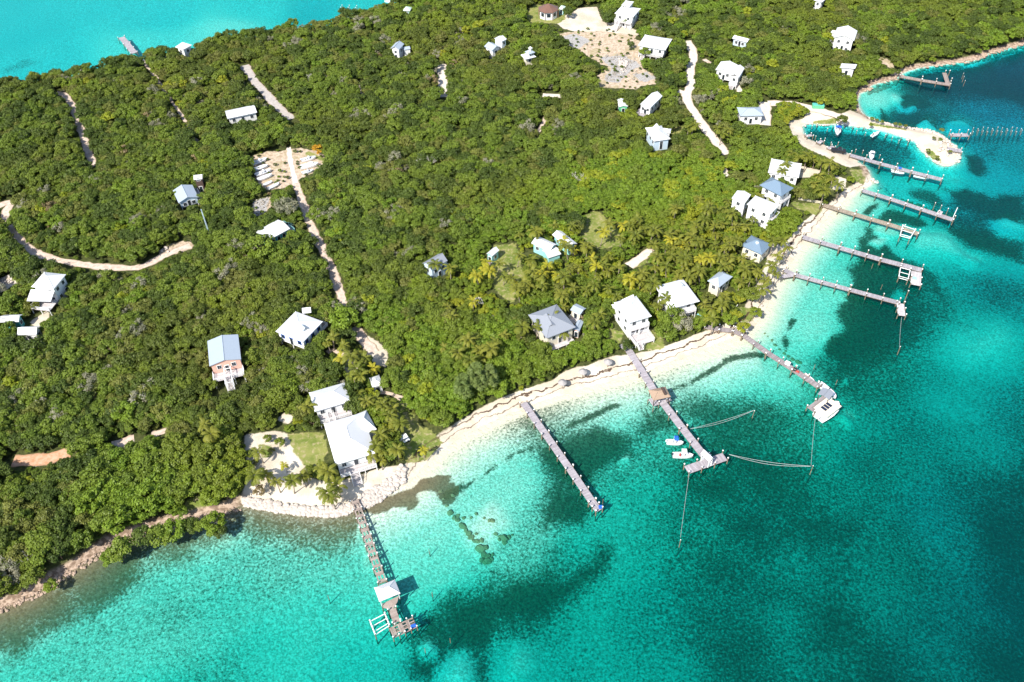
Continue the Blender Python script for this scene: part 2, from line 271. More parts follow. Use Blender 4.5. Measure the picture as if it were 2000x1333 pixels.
brown = np.maximum(brown, np.where(_left, np.where(gx < P(300, 1040, 0)[0], .9, .74) * (1 - sstep(_off + (fbm(gx, gy, 7, 38) - .5) * 12, 3.5, 19)), 0))
LINES = [([(905,948),(925,938),(950,920),(1000,886),(1040,872)], .5, .5), ([(905,948),(885,958),(870,968)], 1.2, .8), ([(1040,872),(1080,848),(1110,832)], .05, .5), ([(1115,828),(1140,818),(1165,806),(1190,795),(1205,790)], .95, .6), ([(1205,790),(1240,782),(1265,777)], .1, .5),
         ([(1310,761),(1330,753),(1355,745)], .5, .5), ([(1355,742),(1390,722),(1420,705)], .7, .6), ([(1420,703),(1440,697),(1460,694),(1500,688)], 1.0, .7), ([(1645,690),(1655,700),(1670,720)], .1, .5), ([(960,900),(1020,870),(1060,855)], .1, .4)]
wk = np.zeros(gx.shape)
for pts, hw, so_ in LINES: wk = np.maximum(wk, stroke(pts, hw, so_, 0, .5, 41))
grass = np.maximum(grass, wk * .97)
grass = grass * sstep(-sd, 0.6, 3) + 0
off = np.maximum(-sd, 0); lim = np.where(gx < P(720, 985, 0)[0], .055 * off ** 1.2, np.where(gx > P(1470, 650, 0)[0], .045 * off ** 1.4, .016 * off ** 1.52))   # bed slope: steeper off the rock shore
_k = sstep(gy + (fbm(gx, gy, 9, 37) - .5) * 14, 226, 246); lim = lim * (1 - _k) + (.5 * sstep(off, 0, 1) + .5 * off) * _k
depth = np.minimum(depth, .03 + lim) * (0.92 + .16 * fbm(gx, gy, 14, 51))
zt = np.where(sd > 0, G * sstep(sd, -.3, 7) + .02, -depth)
# land cover
LAND = {
 'sand': [
  [(785,947),(800,905),(830,890),(863,868),(905,838),(960,805),(1000,790),(1040,775),(1085,762),(1088,738),(1128,720),(1170,708),(1200,700),(1250,690),(1310,680),(1335,665),(1380,648),(1430,640),(1470,626),(1482,608),(1490,583),(1500,558),(1518,530),(1543,495),(1573,458),(1588,445),(1600,418),(1622,398),(1650,372),(1690,352),(1712,357),(1690,380),(1650,402),(1600,465),(1545,525),(1500,600),(1480,650),(1380,690),(1200,750),(1000,815),(870,885),(800,950)],
  [(478,850),(540,845),(560,850),(580,875),(600,915),(610,935),(655,945),(690,935),(760,912),(800,905),(830,895),(818,930),(785,950),(700,998),(640,1008),(560,1003),(480,990),(466,975),(495,930),(480,890)],
  [(705,652),(722,662),(757,685),(757,720),(735,716),(710,690)],[(663,718),(700,708),(705,724),(680,737)],[(540,822),(560,805),(575,820),(565,830)],[(770,800),(790,790),(800,800),(790,830),(770,830)],
  [(1530,330),(1565,326),(1600,338),(1585,350),(1560,352)],[(1630,345),(1655,352),(1650,366),(1610,376),(1625,362)],[(1508,470),(1520,480),(1506,530),(1490,560),(1482,556),(1496,510)],[(1492,396),(1502,396),(1500,408),(1492,408)],
  [(1085,45),(1130,18),(1165,16),(1176,45),(1232,58),(1248,66),(1246,72),(1180,64),(1120,64),(1100,60)],[(1206,45),(1228,46),(1230,58),(1196,55)],
  [(1493,200),(1522,200),(1600,215),(1640,226),(1660,216),(1680,222),(1700,232),(1760,247),(1815,253),(1850,268),(1882,300),(1870,325),(1840,328),(1800,296),(1740,264),(1680,250),(1570,244),(1570,262),(1600,277),(1692,307),(1695,320),(1660,330),(1600,305),(1565,287),(1545,262),(1538,240),(1572,232),(1578,218),(1545,206),(1520,206)],
  [(1690,178),(1735,156),(1755,150),(1757,160),(1700,178)],[(0,545),(38,533),(40,553),(0,575)],[(60,632),(95,610),(97,625),(75,645)],
 ],
 'lawn': [[(505,868),(528,872),(530,890),(512,895)],[(560,850),(600,846),(632,846),(642,880),(628,922),(592,912),(568,880)],[(758,790),(785,778),(815,820),(864,860),(832,892),(790,903),(785,860),(770,825)],[(960,480),(1010,474),(1022,540),(1000,592),(960,562),(955,520)],[(1133,427),(1165,412),(1205,445),(1217,478),(1170,490),(1130,462)],
  [(1262,645),(1290,650),(1297,680),(1260,686)],[(1190,640),(1215,650),(1210,675),(1188,660)],[(1428,600),(1472,598),(1472,622),(1433,628)],[(1540,393),(1607,400),(1598,420),(1560,410)],[(1020,30),(1045,8),(1100,20),(1104,38),(1090,46),(1040,45)],[(650,690),(690,685),(705,700),(690,720),(660,710)],[(1308,250),(1335,246),(1340,256),(1312,266)],[(360,975),(400,965),(410,990),(365,1000)],[(1660,330),(1690,330),(1690,356),(1665,352)],[(1220,515),(1262,500),(1265,515),(1240,527)],[(1590,232),(1635,228),(1635,241),(1580,240)],[(1808,292),(1822,290),(1842,310),(1840,318),(1822,306)],[(1700,236),(1770,247),(1770,251),(1700,241)],[(1850,285),(1860,290),(1858,300),(1850,296)],[(600,296),(640,312),(640,318),(600,302)],[(1440,340),(1460,340),(1460,350),(1440,350)]],
 'dirt': [[(500,395),(530,387),(532,402),(510,425),(488,428),(488,400)],[(545,882),(600,890),(606,930),(570,945),(545,930)],[(486,312),(515,300),(590,288),(632,300),(634,330),(592,345),(575,352),(545,368),(525,372),(500,346)],[(1090,68),(1140,60),(1240,62),(1258,100),(1252,132),(1280,152),(1295,165),(1225,174),(1157,172),(1158,155),(1190,130),(1150,115),(1128,95)],[(335,478),(372,468),(380,482),(350,495),(318,505),(315,490)],[(350,440),(357,455),(350,470),(338,448)],[(55,895),(90,890),(137,880),(130,892),(90,908),(62,910)],[(220,868),(262,855),(262,864),(235,874)],[(785,880),(855,855),(862,866),(830,890)],[(1150,440),(1185,446),(1180,468),(1150,455)],[(1710,110),(1735,115),(1755,130),(1740,136),(1718,125)],[(1232,515),(1270,488),(1275,494),(1240,522)]],
 'rubble': [[(1090,72),(1125,66),(1150,82),(1130,95),(1105,85)],[(1170,112),(1215,108),(1240,118),(1245,130),(1225,150),(1210,165),(1180,158),(1195,135)],[(1235,145),(1265,140),(1285,156),(1260,162),(1240,156)],[(1195,45),(1230,46),(1225,58),(1195,56)],[(495,393),(520,390),(515,415),(492,425)]],
}
bay = soft_poly([(790,1000),(800,890),(1000,760),(1400,600),(1560,440),(1715,330),(1730,380),(1600,520),(1500,720),(1200,800),(900,920)], 2, 0, 1)
cover = {k: np.zeros(gx.shape) for k in LAND}
for k, polys in LAND.items():
    for i, p in enumerate(polys): cover[k] = np.maximum(cover[k], soft_poly(p, 1.0, G if k != 'sand' else .7, 2.2 if k in ('dirt', 'rubble') else .9, 60 + i))
cover['sand'] = np.maximum(cover['sand'], bay * sstep(sd, 5.5, 4.2) * (sd > -1))
# tracks: photo points, width (m), colour class
ROADS = [([(-60,410),(-10,404),(25,394),(12,412),(14,436),(34,464),(60,488),(100,505),(160,517),(215,523),(270,523),(310,505),(345,490),(372,480)], 2.9, 'track'), ([(108,182),(126,186),(144,214),(158,255),(170,290),(184,325)], 2.9, 'track'), ([(272,112),(300,145),(328,188),(354,225),(378,268),(390,280)], 1.4, 'track'),
 ([(478,128),(495,155),(520,185),(548,214),(570,233)], 3.6, 'grey'), ([(564,288),(567,310),(571,335),(577,358)], 1.9, 'white'), ([(575,350),(582,372),(594,405),(606,440),(626,480),(646,520),(660,560),(676,602)], 2.8, 'track'), ([(690,640),(708,662),(730,690)], 3.5, 'track'), ([(862,126),(865,160),(868,190)], 4.0, 'white'), ([(704,165),(712,202)], 1.5, 'track'),
 ([(1060,186),(1097,188)], 3, 'white'), ([(1068,225),(1050,262)], 1.6, 'track'), ([(1342,80),(1354,106),(1348,140),(1350,165),(1341,187),(1346,204),(1366,234),(1386,262),(1420,302)], 3.6, 'white'), ([(1325,178),(1345,184)], 2.5, 'white'), ([(1435,158),(1446,180)], 2.4, 'white'), ([(1494,200),(1494,245)], 4.5, 'white'), ([(1500,202),(1545,203),(1590,213),(1640,228)], 4, 'white'),
 ([(25,902),(60,900),(95,896),(137,883)], 3.6, 'orange'), ([(218,870),(262,858)], 3, 'track'), ([(296,850),(326,842)], 2, 'track'), ([(1228,520),(1272,490)], 3.2, 'white'), ([(1413,330),(1420,345)], 2, 'white'), ([(640,690),(652,685),(690,708)], 1.4, 'track'), ([(785,780),(762,770),(740,765)], 1.5, 'track'), ([(1376,116),(1388,125)], 2, 'track')]
t = NT('land_and_seabed')
z = t.n('SeparateXYZ'); t.set(z.inputs[0], t.pos()); zz = z.outputs[2]
n1 = t.noise(.9, 5, .65); n2 = t.noise(.16, 4, .6); n3 = t.noise(2.6, 3, .6)
floor = t.mix(t.ramp(n1, .35, .65), (.038, .048, .016), (.085, .095, .03)); floor = t.mix(t.ramp(n3, .6, .75, 0, .35), floor, (.11, .085, .055))
def edged(a, lo=.35, hi=.65, amp=.5): return t.ramp(t.math('ADD', a, t.math('MULTIPLY', t.math('SUBTRACT', n1, .5), amp)), lo, hi)
lawn = t.mix(t.ramp(n2, .38, .62), (.12, .165, .03), (.23, .24, .07)); lawn = t.mix(t.ramp(n1, .48, .68, 0, .75), lawn, (.38, .31, .18))
dirt = t.mix(t.ramp(n1, .35, .65), (.36, .27, .19), (.56, .46, .35)); dirt = t.mix(t.ramp(n2, .52, .62, 0, .5), dirt, (.30, .26, .12)); dirt = t.mix(t.ramp(n3, .6, .7, 0, .45), dirt, (.10, .10, .045))
rub = t.mix(t.ramp(n3, .35, .65), (.25, .24, .23), (.45, .43, .41)); rub = t.mix(t.ramp(n1, .58, .72, 0, .6), rub, (.50, .45, .38))
sand = t.mix(t.ramp(n2, .35, .65), (.50, .43, .335), (.64, .575, .475)); sand = t.mix(t.ramp(n3, .52, .72, 0, .45), sand, (.42, .33, .25))
rockshore = t.mix(t.ramp(n1, .4, .6), (.20, .14, .10), (.46, .35, .27))
c = t.mix(edged(t.attr('dirt'), amp=.9), floor, dirt); c = t.mix(edged(t.attr('rubble'), amp=.9), c, rub)
c = t.mix(edged(t.attr('sand')), c, sand); c = t.mix(edged(t.attr('lawn'), amp=1.0), c, lawn)
sh = t.attr('shore'); wob = t.math('MULTIPLY', t.math('SUBTRACT', t.noise(.22, 4, .6), .5), 4.0)
def band(pos_, half, amt): return t.math('MULTIPLY', t.ramp(t.math('ABSOLUTE', t.math('SUBTRACT', t.math('ADD', sh, wob), pos_)), half, half * 1.8, 1, 0), amt)
wrack = t.math('MULTIPLY', t.math('MAXIMUM', band(1.5, .10, .7), band(3.2, .16, .95)), t.ramp(n1, .30, .44))
wrack = t.math('MULTIPLY', wrack, t.attr('bay'))
c = t.mix(wrack, c, (.075, .045, .03))
c = t.mix(t.math('MULTIPLY', t.ramp(sh, 3.2, 1.8), t.math('SUBTRACT', 1.0, t.attr('sand'))), c, rockshore)
# bed of the sea: pale rippled sand with caustic light painted into its mottle, seagrass beds, brown weed
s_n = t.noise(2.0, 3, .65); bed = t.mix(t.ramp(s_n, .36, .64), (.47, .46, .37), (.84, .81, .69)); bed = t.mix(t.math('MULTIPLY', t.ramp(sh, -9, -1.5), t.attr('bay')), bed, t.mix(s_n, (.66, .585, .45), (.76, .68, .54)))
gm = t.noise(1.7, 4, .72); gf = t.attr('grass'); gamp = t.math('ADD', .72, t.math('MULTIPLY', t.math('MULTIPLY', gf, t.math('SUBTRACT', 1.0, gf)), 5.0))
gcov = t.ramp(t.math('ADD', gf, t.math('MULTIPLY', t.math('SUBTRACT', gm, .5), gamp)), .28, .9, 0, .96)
weed = t.mix(t.ramp(t.noise(1.6, 3, .7), .35, .7), (.016, .034, .016), (.085, .135, .078))
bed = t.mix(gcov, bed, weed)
bcov = t.ramp(t.math('ADD', t.attr('brown'), t.math('MULTIPLY', t.math('SUBTRACT', gm, .5), .9)), .35, .8)
bed = t.mix(t.math('MULTIPLY', bcov, .92), bed, t.mix(s_n, (.06, .042, .02), (.22, .165, .08)))
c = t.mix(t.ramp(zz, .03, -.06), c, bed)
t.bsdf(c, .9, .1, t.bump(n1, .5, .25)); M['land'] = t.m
ATT = {'shore': sd, 'grass': grass, 'brown': brown, 'bay': bay, **cover}
def grid_mesh(name, mask, mat, zarr, attrs, skirt=None):
    idx = np.arange(nx * ny).reshape(ny, nx); fm = mask
    q = np.stack([idx[:-1, :-1], idx[:-1, 1:], idx[1:, 1:], idx[1:, :-1]], -1)[fm]
    used, inv = np.unique(q, return_inverse=True); q = inv.reshape(-1, 4)
    co = np.stack([gx.ravel()[used], gy.ravel()[used], zarr.ravel()[used]], -1)
    me = bpy.data.meshes.new(name); me.vertices.add(len(co)); me.vertices.foreach_set('co', co.ravel())
    me.loops.add(q.size); me.loops.foreach_set('vertex_index', q.ravel().astype(np.int32))
    me.polygons.add(len(q)); me.polygons.foreach_set('loop_start', np.arange(len(q), dtype=np.int32) * 4); me.polygons.foreach_set('loop_total', np.full(len(q), 4, np.int32))
    me.polygons.foreach_set('use_smooth', np.ones(len(q), bool)); me.update(calc_edges=True); me.validate()
    for k, a in attrs.items():
        at = me.attributes.new(k, 'FLOAT', 'POINT'); at.data.foreach_set('value', a.ravel()[used].astype(np.float32))
    me.materials.append(mat); o = bpy.data.objects.new(name, me); COL.objects.link(o); return o
fa = lambda a: (a[:-1, :-1] + a[:-1, 1:] + a[1:, 1:] + a[1:, :-1]) / 4
fsd, fsand = fa(sd), fa(cover['sand'])
tag(grid_mesh('ground', (fsd > 0) & ~((fsd < 13) & (fsand > .5)), M['land'], zt, ATT), kind='structure')
tag(grid_mesh('beach', (fsd > 0) & (fsd < 13) & (fsand > .5), M['land'], zt, ATT), kind='structure')
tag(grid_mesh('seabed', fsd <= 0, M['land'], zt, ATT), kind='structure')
# water: a clear tinted sheet; the tint is what that depth of water lets through
w = NT('sea_water')
wd = w.attr('deep'); wb = w.attr('blue'); rip = w.noise(.75, 3, .62); dd = w.math('MULTIPLY', wd, w.math('ADD', .72, w.math('MULTIPLY', rip, .56)))
def trans(k0, k1): return w.math('EXPONENT', w.math('MULTIPLY', w.math('MULTIPLY', dd, -.5), w.math('ADD', k0, w.math('MULTIPLY', wb, k1))))
cc = w.n('CombineColor'); w.set(cc.inputs[0], trans(1.7, .9)); w.set(cc.inputs[1], trans(.205, .04)); w.set(cc.inputs[2], trans(.25, -.13))
tb = w.n('BsdfTransparent'); w.set(tb.inputs[0], cc.outputs[0])
sc_ = w.n('BsdfDiffuse'); w.set(sc_.inputs[0], w.mix(wb, (.0, .085, .075), (.0, .075, .105)))
m1 = w.n('MixShader'); w.set(m1.inputs[0], w.math('SUBTRACT', 1.0, w.math('EXPONENT', w.math('MULTIPLY', dd, -.055)))); w.t.links.new(tb.outputs[0], m1.inputs[1]); w.t.links.new(sc_.outputs[0], m1.inputs[2])
bm_ = w.bump(w.math('ADD', w.noise(.8, 4, .6, dist=.4), w.math('MULTIPLY', w.noise(3.1, 2, .5), .3)), .35, .35)
gl = w.n('BsdfGlossy'); gl.inputs['Roughness'].default_value = .09; w.set(gl.inputs['Normal'], bm_); w.set(gl.inputs[0], (1, 1, 1))
fr = w.n('Fresnel'); fr.inputs[0].default_value = 1.33; w.set(fr.inputs['Normal'], bm_)
m2 = w.n('MixShader'); w.set(m2.inputs[0], w.math('MULTIPLY', fr.outputs[0], .6)); w.t.links.new(m1.outputs[0], m2.inputs[1]); w.t.links.new(gl.outputs[0], m2.inputs[2])
w.t.links.new(m2.outputs[0], w.out.inputs[0]); M['water'] = w.m
tag(grid_mesh('water', fsd < 1.5, M['water'], np.zeros(gx.shape), {'deep': np.maximum(-zt, 0), 'blue': blue}), kind='structure')
def far_ring(name, z_, mat, attrs):                                     # the sea (and its bed) carried on to the horizon
    R = 9000; v = [(X0, Y0, z_), (X1, Y0, z_), (X1, Y1, z_), (X0, Y1, z_), (-R, -R, z_), (R, -R, z_), (R, R, z_), (-R, R, z_)]
    b = MB().add(v, [(i, (i + 1) % 4, 4 + (i + 1) % 4, 4 + i) for i in range(4)]); o = b.build(name, mat, fix=False)
    for k, val in attrs.items():
        at = o.data.attributes.new(k, 'FLOAT', 'POINT'); at.data.foreach_set('value', np.full(8, val, np.float32))
    return tag(o, kind='structure')
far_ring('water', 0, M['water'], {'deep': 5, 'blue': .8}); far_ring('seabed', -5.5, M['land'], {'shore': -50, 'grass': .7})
tr = {}
for k, a, b, ed in (('track', (.46, .35, .28), (.62, .52, .44), (.26, .20, .13)), ('white', (.54, .47, .40), (.68, .62, .55), (.42, .33, .25)), ('grey', (.36, .33, .31), (.48, .44, .41), (.40, .30, .24)), ('orange', (.46, .24, .13), (.58, .38, .26), (.32, .20, .12))):
    q = NT(k + '_road'); n_ = q.noise(.8, 5, .7); col = q.mix(q.ramp(n_, .35, .65), a, b)
    e = q.attr('edge'); col = q.mix(q.ramp(q.math('ADD', e, q.math('MULTIPLY', q.math('SUBTRACT', n_, .5), .9)), .75, 1.0), col, ed)
    ruts = q.ramp(q.math('ABSOLUTE', q.math('SUBTRACT', e, .5)), .0, .22, .35, 0); col = q.mix(ruts, col, b)
    q.bsdf(col, .95, .1); tr[k] = q.m
road_xy = []
def resample(p, step):
    out = [p[0]]
    for a, b in zip(p[:-1], p[1:]):
        n = max(1, int(np.linalg.norm(b - a) / step)); out += [a + (b - a) * (i + 1) / n for i in range(n)]
    return np.array(out)
def catmull(p, n=6):
    q = np.vstack([2 * p[0] - p[1], p, 2 * p[-1] - p[-2]]); out = []
    for i in range(1, len(q) - 2):
        for k in range(n):
            s = k / n; out.append(.5 * (2 * q[i] + (q[i + 1] - q[i - 1]) * s + (2 * q[i - 1] - 5 * q[i] + 4 * q[i + 1] - q[i + 2]) * s * s + (3 * q[i] - q[i - 1] - 3 * q[i + 1] + q[i + 2]) * s ** 3))
    return np.array(out + [p[-1]])
for pts, wd_, kind in ROADS:
    c_ = resample(catmull(PL(pts)), .9); d = np.gradient(c_, axis=0); d /= np.linalg.norm(d, axis=1)[:, None] + 1e-9; nrm = np.stack([-d[:, 1], d[:, 0]], -1)
    hw = wd_ / 2 * (.8 + .4 * fbm(c_[:, 0], c_[:, 1], 5, 77)); v = []; e = []
    for s in (-1, -.5, 0, .5, 1):
        jit = (vnoise(c_[:, 0] + s * 9, c_[:, 1], 1.6, 78) - .5) * .9 * abs(s)
        xy = c_ + nrm * (s * hw + jit)[:, None]; v.append(np.concatenate([xy, np.full((len(xy), 1), G + .03 + .01 * (1 - abs(s)) + .004 * (len(road_xy) % 5))], 1)); e.append(np.full(len(xy), abs(s)))
    n = len(c_); b = MB().add(np.concatenate(v).tolist(), [(j * n + i, j * n + i + 1, (j + 1) * n + i + 1, (j + 1) * n + i) for j in range(4) for i in range(n - 1)])
    o = b.build('road' if wd_ > 2.8 else 'path', tr[kind], fix=False); at = o.data.attributes.new('edge', 'FLOAT', 'POINT'); at.data.foreach_set('value', np.concatenate(e).astype(np.float32))
    tag(o, kind='structure'); road_xy.append((c_, wd_))
# ------------------------------------------------------------------ houses
FOOT = []; LANDMARKS = []
def set_attr(o, name, vals): o.data.attributes.new(name, 'FLOAT', 'POINT').data.foreach_set('value', np.array(vals, np.float32))
class Frame:
    """local frame of a surveyed rectangle: three neighbouring corners seen in the photo, at height h above the ground"""
    def __init__(s, A, B, C, h, z0=G):
        a, b, c = (P(q[0], q[1], z0 + h) for q in (A, B, C)); u = b - a; s.L = float(np.linalg.norm(u)); s.u = u / s.L
        n = np.array([-s.u[1], s.u[0]]); w = float((c - b) @ n); s.v = n if w > 0 else -n; s.W = abs(w); s.c = (a + c) / 2
        d = float((c - b) @ s.u); s.L += 0.5 * d if False else 0
    def xy(s, x, y): q = s.c + s.u * x + s.v * y; return float(q[0]), float(q[1])
    def rel(s, o, x, y, z): q = s.xy(x, y); return (q[0] - o[0], q[1] - o[1], z)
class House:
    def __init__(s, name, label, cat, c, landmark=None, z0=G):
        s.o = (float(c[0]), float(c[1])); s.e = empty(name, (s.o[0], s.o[1], z0), label, cat)
        if landmark: LANDMARKS.append((landmark, s.o))
    def obox(s, mb, fr, x, y, z, sx, sy, sz):
        vs = []
        for dz in (-sz / 2, sz / 2):
            for a, b in ((-1, -1), (1, -1), (1, 1), (-1, 1)): vs.append(fr.rel(s.o, x + a * sx / 2, y + b * sy / 2, z + dz))
        mb.add(vs, [(3, 2, 1, 0), (4, 5, 6, 7), (0, 1, 5, 4), (1, 2, 6, 5), (2, 3, 7, 6), (3, 0, 4, 7)]); return mb
    def roof(s, fr, he, kind='hip', rise=1.6, mat='roof_white', along=None, L=None, W=None, th=.17, name='roof', flat_top=0):
        L = L or fr.L; W = W or fr.W; a, b = L / 2, W / 2; along = along or ('x' if L >= W else 'y'); top = he + rise; F = []
        E_ = [(-a, -b), (a, -b), (a, b), (-a, b)]
        if kind == 'hip':
            k = min(a, b) if min(a, b) < max(a, b) * .97 else min(a, b); rx = max(a - b, .12) if along == 'x' else 0; ry = max(b - a, .12) if along == 'y' else 0
            p, q = ((-rx, 0, top), (rx, 0, top)) if along == 'x' else ((0, -ry, top), (0, ry, top))
            if along == 'x': F = [([0, 1], [q, p], 0), ([1, 2], [q], 1), ([2, 3], [p, q], 0), ([3, 0], [p], 1)]
            else: F = [([0, 1], [p], 0), ([1, 2], [q, p], 1), ([2, 3], [q], 0), ([3, 0], [p, q], 1)]
        elif kind == 'gable':
            p, q = ((-a, 0, top), (a, 0, top)) if along == 'x' else ((0, -b, top), (0, b, top))
            F = [([0, 1], [q, p], 0), ([2, 3], [p, q], 0)] if along == 'x' else [([1, 2], [q, p], 1), ([3, 0], [p, q], 1)]
        elif kind.startswith('shed'):                        # shed0..3: the low side
            lo = int(kind[4]); z_ = [he + rise] * 4; z_[lo] = he; z_[(lo + 1) % 4] = he
            F = [([0, 1, 2, 3], [], lo % 2)]
        mb = MB(); seam = []; under = MB()
        for ei, extra, ax in F:
            vs = [(E_[i][0], E_[i][1], (z_[i] if kind.startswith('shed') else he)) for i in ei] + list(extra)
            lo_ = [fr.rel(s.o, x, y, z - th) for x, y, z in vs]; hi_ = [fr.rel(s.o, *v) for v in vs]; n = len(vs)
            mb.add(hi_ + lo_, [tuple(range(n)), tuple(range(n, 2 * n))[::-1]] + [(i, i + n, (i + 1) % n + n, (i + 1) % n) for i in range(n)])
            seam += [(v[0] if ax == 0 else v[1]) for v in vs] * 2
        o = mb.build(name, M[mat], s.e, fix=True); set_attr(o, 'seam', seam)
        rt = MB(); rr = .09                                   # ridge and hip caps
        if kind == 'hip':
            ends = [p, q] if along == 'x' else [p, q]; cs_ = [(e_[0], e_[1], he) for e_ in E_]
            near = (lambda c_: p if (c_[0] if along == 'x' else c_[1]) < 0 else q)
            for c_ in cs_: rt.tube([fr.rel(s.o, *c_), fr.rel(s.o, *near(c_))], rr, 5)
        if kind in ('hip', 'gable'):
            rt.tube([fr.rel(s.o, *p), fr.rel(s.o, *q)], rr * 1.2, 5); rt.build('ridge_cap', M[mat if mat != 'roof_white' else 'white'], o, fix=False)
        return o
    def walls(s, fr, z0, z1, mat='white', inset=.5, gable=None, rise=0, L=None, W=None, name='walls'):
        a, b = (L or fr.L) / 2 - inset, (W or fr.W) / 2 - inset; s.a, s.b = a, b; c = [(-a, -b), (a, -b), (a, b), (-a, b)]; vs = [fr.rel(s.o, x, y, z0) for x, y in c] + [fr.rel(s.o, x, y, z1) for x, y in c]
        fs = [(3, 2, 1, 0), (0, 1, 5, 4), (1, 2, 6, 5), (2, 3, 7, 6), (3, 0, 4, 7)]
        if gable:
            h = rise * (1 - inset / ((fr.W if gable == 'x' else fr.L) / 2)) if rise else 0
            if gable == 'x': vs += [fr.rel(s.o, -a, 0, z1 + h), fr.rel(s.o, a, 0, z1 + h)]; fs += [(4, 7, 8), (5, 9, 6), (4, 8, 9, 5), (7, 6, 9, 8)]
            else: vs += [fr.rel(s.o, 0, -b, z1 + h), fr.rel(s.o, 0, b, z1 + h)]; fs += [(4, 8, 5), (6, 9, 7), (4, 7, 9, 8), (5, 8, 9, 6)]
        else: fs.append((4, 5, 6, 7))
        return MB().add(vs, fs).build(name, M[mat], s.e)
    def side(s, k, a=None, b=None):
        a = a or s.a; b = b or s.b
        return [((-a, -b), (1, 0), (0, -1), 2 * a), ((a, -b), (0, 1), (1, 0), 2 * b), ((a, b), (-1, 0), (0, 1), 2 * a), ((-a, b), (0, -1), (-1, 0), 2 * b)][k]
    def sbox(s, mb, fr, k, t, d, z, st, sd_, sz):           # box on side k: t along the wall, d outwards
        (ox, oy), (dx, dy), (nx_, ny_), ln = s.side(k); x = ox + dx * t + nx_ * d; y = oy + dy * t + ny_ * d
        return s.obox(mb, fr, x, y, z, st if dx else sd_, sd_ if dx else st, sz)
    def windows(s, fr, k, zc, n=None, w=1.0, h=1.15, fm='white', skip=(), t0=0, t1=1):
        ln = s.side(k)[3]; n = n if n is not None else max(1, int(ln / 2.6))
        for i in range(n):
            if i in skip: continue
            t = ln * (t0 + (t1 - t0) * (i + .5) / n); w_ = min(w, ln / n * .7)
            f = s.sbox(MB(), fr, k, t, .03, zc, w_ + .24, .10, h + .24).build('window', M[fm], s.e)
            s.sbox(s.sbox(MB(), fr, k, t - w_ / 4 - .01, .085, zc, w_ / 2 - .03, .03, h), fr, k, t + w_ / 4 + .01, .085, zc, w_ / 2 - .03, .03, h).build('pane', M['glass'], f)
    def door(s, fr, k, z0, f=.5, w=1.0, h=2.05, mat='glass'):
        t = s.side(k)[3] * f; d = s.sbox(MB(), fr, k, t, .04, z0 + h / 2 + .05, w + .2, .11, h + .1).build('door', M['white'], s.e)
        s.sbox(MB(), fr, k, t, .1, z0 + h / 2 + .03, w - .1, .03, h - .15).build('pane', M[mat], d)
    def deck(s, fr, k, depth, z, f0=0, f1=1, rail=True, mat='plank_pale', stairs=None, posts=True, sw=1.2, open_at=None, rmat='white', cover=None):
        ln = s.side(k)[3]; t0, t1 = ln * f0, ln * f1; w = t1 - t0; mb = MB(); n = max(2, int(depth / .22)); st = depth / n
        for i in range(n): s.sbox(mb, fr, k, (t0 + t1) / 2, .06 + st * (i + .5), z - .05, w, st - .025, .08)
        dk = mb.build('deck', M[mat], s.e); set_attr(dk, 'plank', np.repeat(RNG.random(n), 8))
        if posts:
            pm = MB(); m = max(2, int(w / 2.4) + 1)
            for i in range(m):
                for d in (.4, depth - .15):
                    if z > .4: s.sbox(MB(), fr, k, t0 + .12 + (w - .24) * i / (m - 1), d, (z - .1) / 2 - .15, .18, .18, z + .1).build('deck_post', M[rmat], s.e)
        if rail:
            rm = MB(); gap = []
            if stairs is not None: gap = [(t0 + w * stairs - sw / 2 - .1, t0 + w * stairs + sw / 2 + .1)]
            segs = []; e0 = t0
            for g0, g1 in gap: segs.append((e0, g0)); e0 = g1
            segs.append((e0, t1))
            for q0, q1 in segs:
                if q1 - q0 < .3: continue
                rm = MB()
                for zz_, hh in ((1.0, .09), (.55, .05), (.2, .06)): s.sbox(rm, fr, k, (q0 + q1) / 2, depth - .06, z + zz_, q1 - q0, .09, hh)
                m = max(2, int((q1 - q0) / .45) + 1)
                for i in range(m): s.sbox(rm, fr, k, q0 + .05 + (q1 - q0 - .1) * i / (m - 1), depth - .06, z + .5, .1 if i % 4 == 0 else .05, .05, 1.05)
                rm.build('railing', M[rmat], s.e)
            for tt in (t0 + .05, t1 - .05):
                rm = MB()
                for zz_, hh in ((1.0, .09), (.55, .05), (.2, .06)): s.sbox(rm, fr, k, tt, depth / 2, z + zz_, .09, depth - .3, hh)
                for d_ in (.25, depth - .3): s.sbox(rm, fr, k, tt, d_, z + .5, .08, .08, 1.0)
                rm.build('railing', M[rmat], s.e)
        if stairs is not None:
            sm = MB(); ns = max(2, int(z / .19)); run = .29; tt = t0 + w * stairs; pl = []
            for i in range(ns): s.sbox(sm, fr, k, tt, depth + .1 + run * (i + .5), z - .12 - (z - .1) * (i + .5) / ns, sw, run - .03, .07); pl += [RNG.random()] * 8
            so_ = sm.build('stairs', M[mat], s.e); set_attr(so_, 'plank', pl); hm = MB(); (ox, oy), (dx, dy), (qx, qy), _ = s.side(k)
            for sg in (-1, 1):
                pt = lambda d, zz_: fr.rel(s.o, ox + dx * (tt + sg * (sw / 2 + .06)) + qx * d, oy + dy * (tt + sg * (sw / 2 + .06)) + qy * d, zz_)
                d1 = depth + .1 + run * ns
                for up in (.0, .95): hm.tube([pt(depth, z - .1 + up), pt(d1, .02 + up)], .06, 5)
                for f_ in (0, .5, 1): hm.tube([pt(depth + (d1 - depth) * f_, (z - .1) * (1 - f_)), pt(depth + (d1 - depth) * f_, (z - .1) * (1 - f_) + 1)], .05, 5)
            hm.build('handrail', M[rmat], so_)
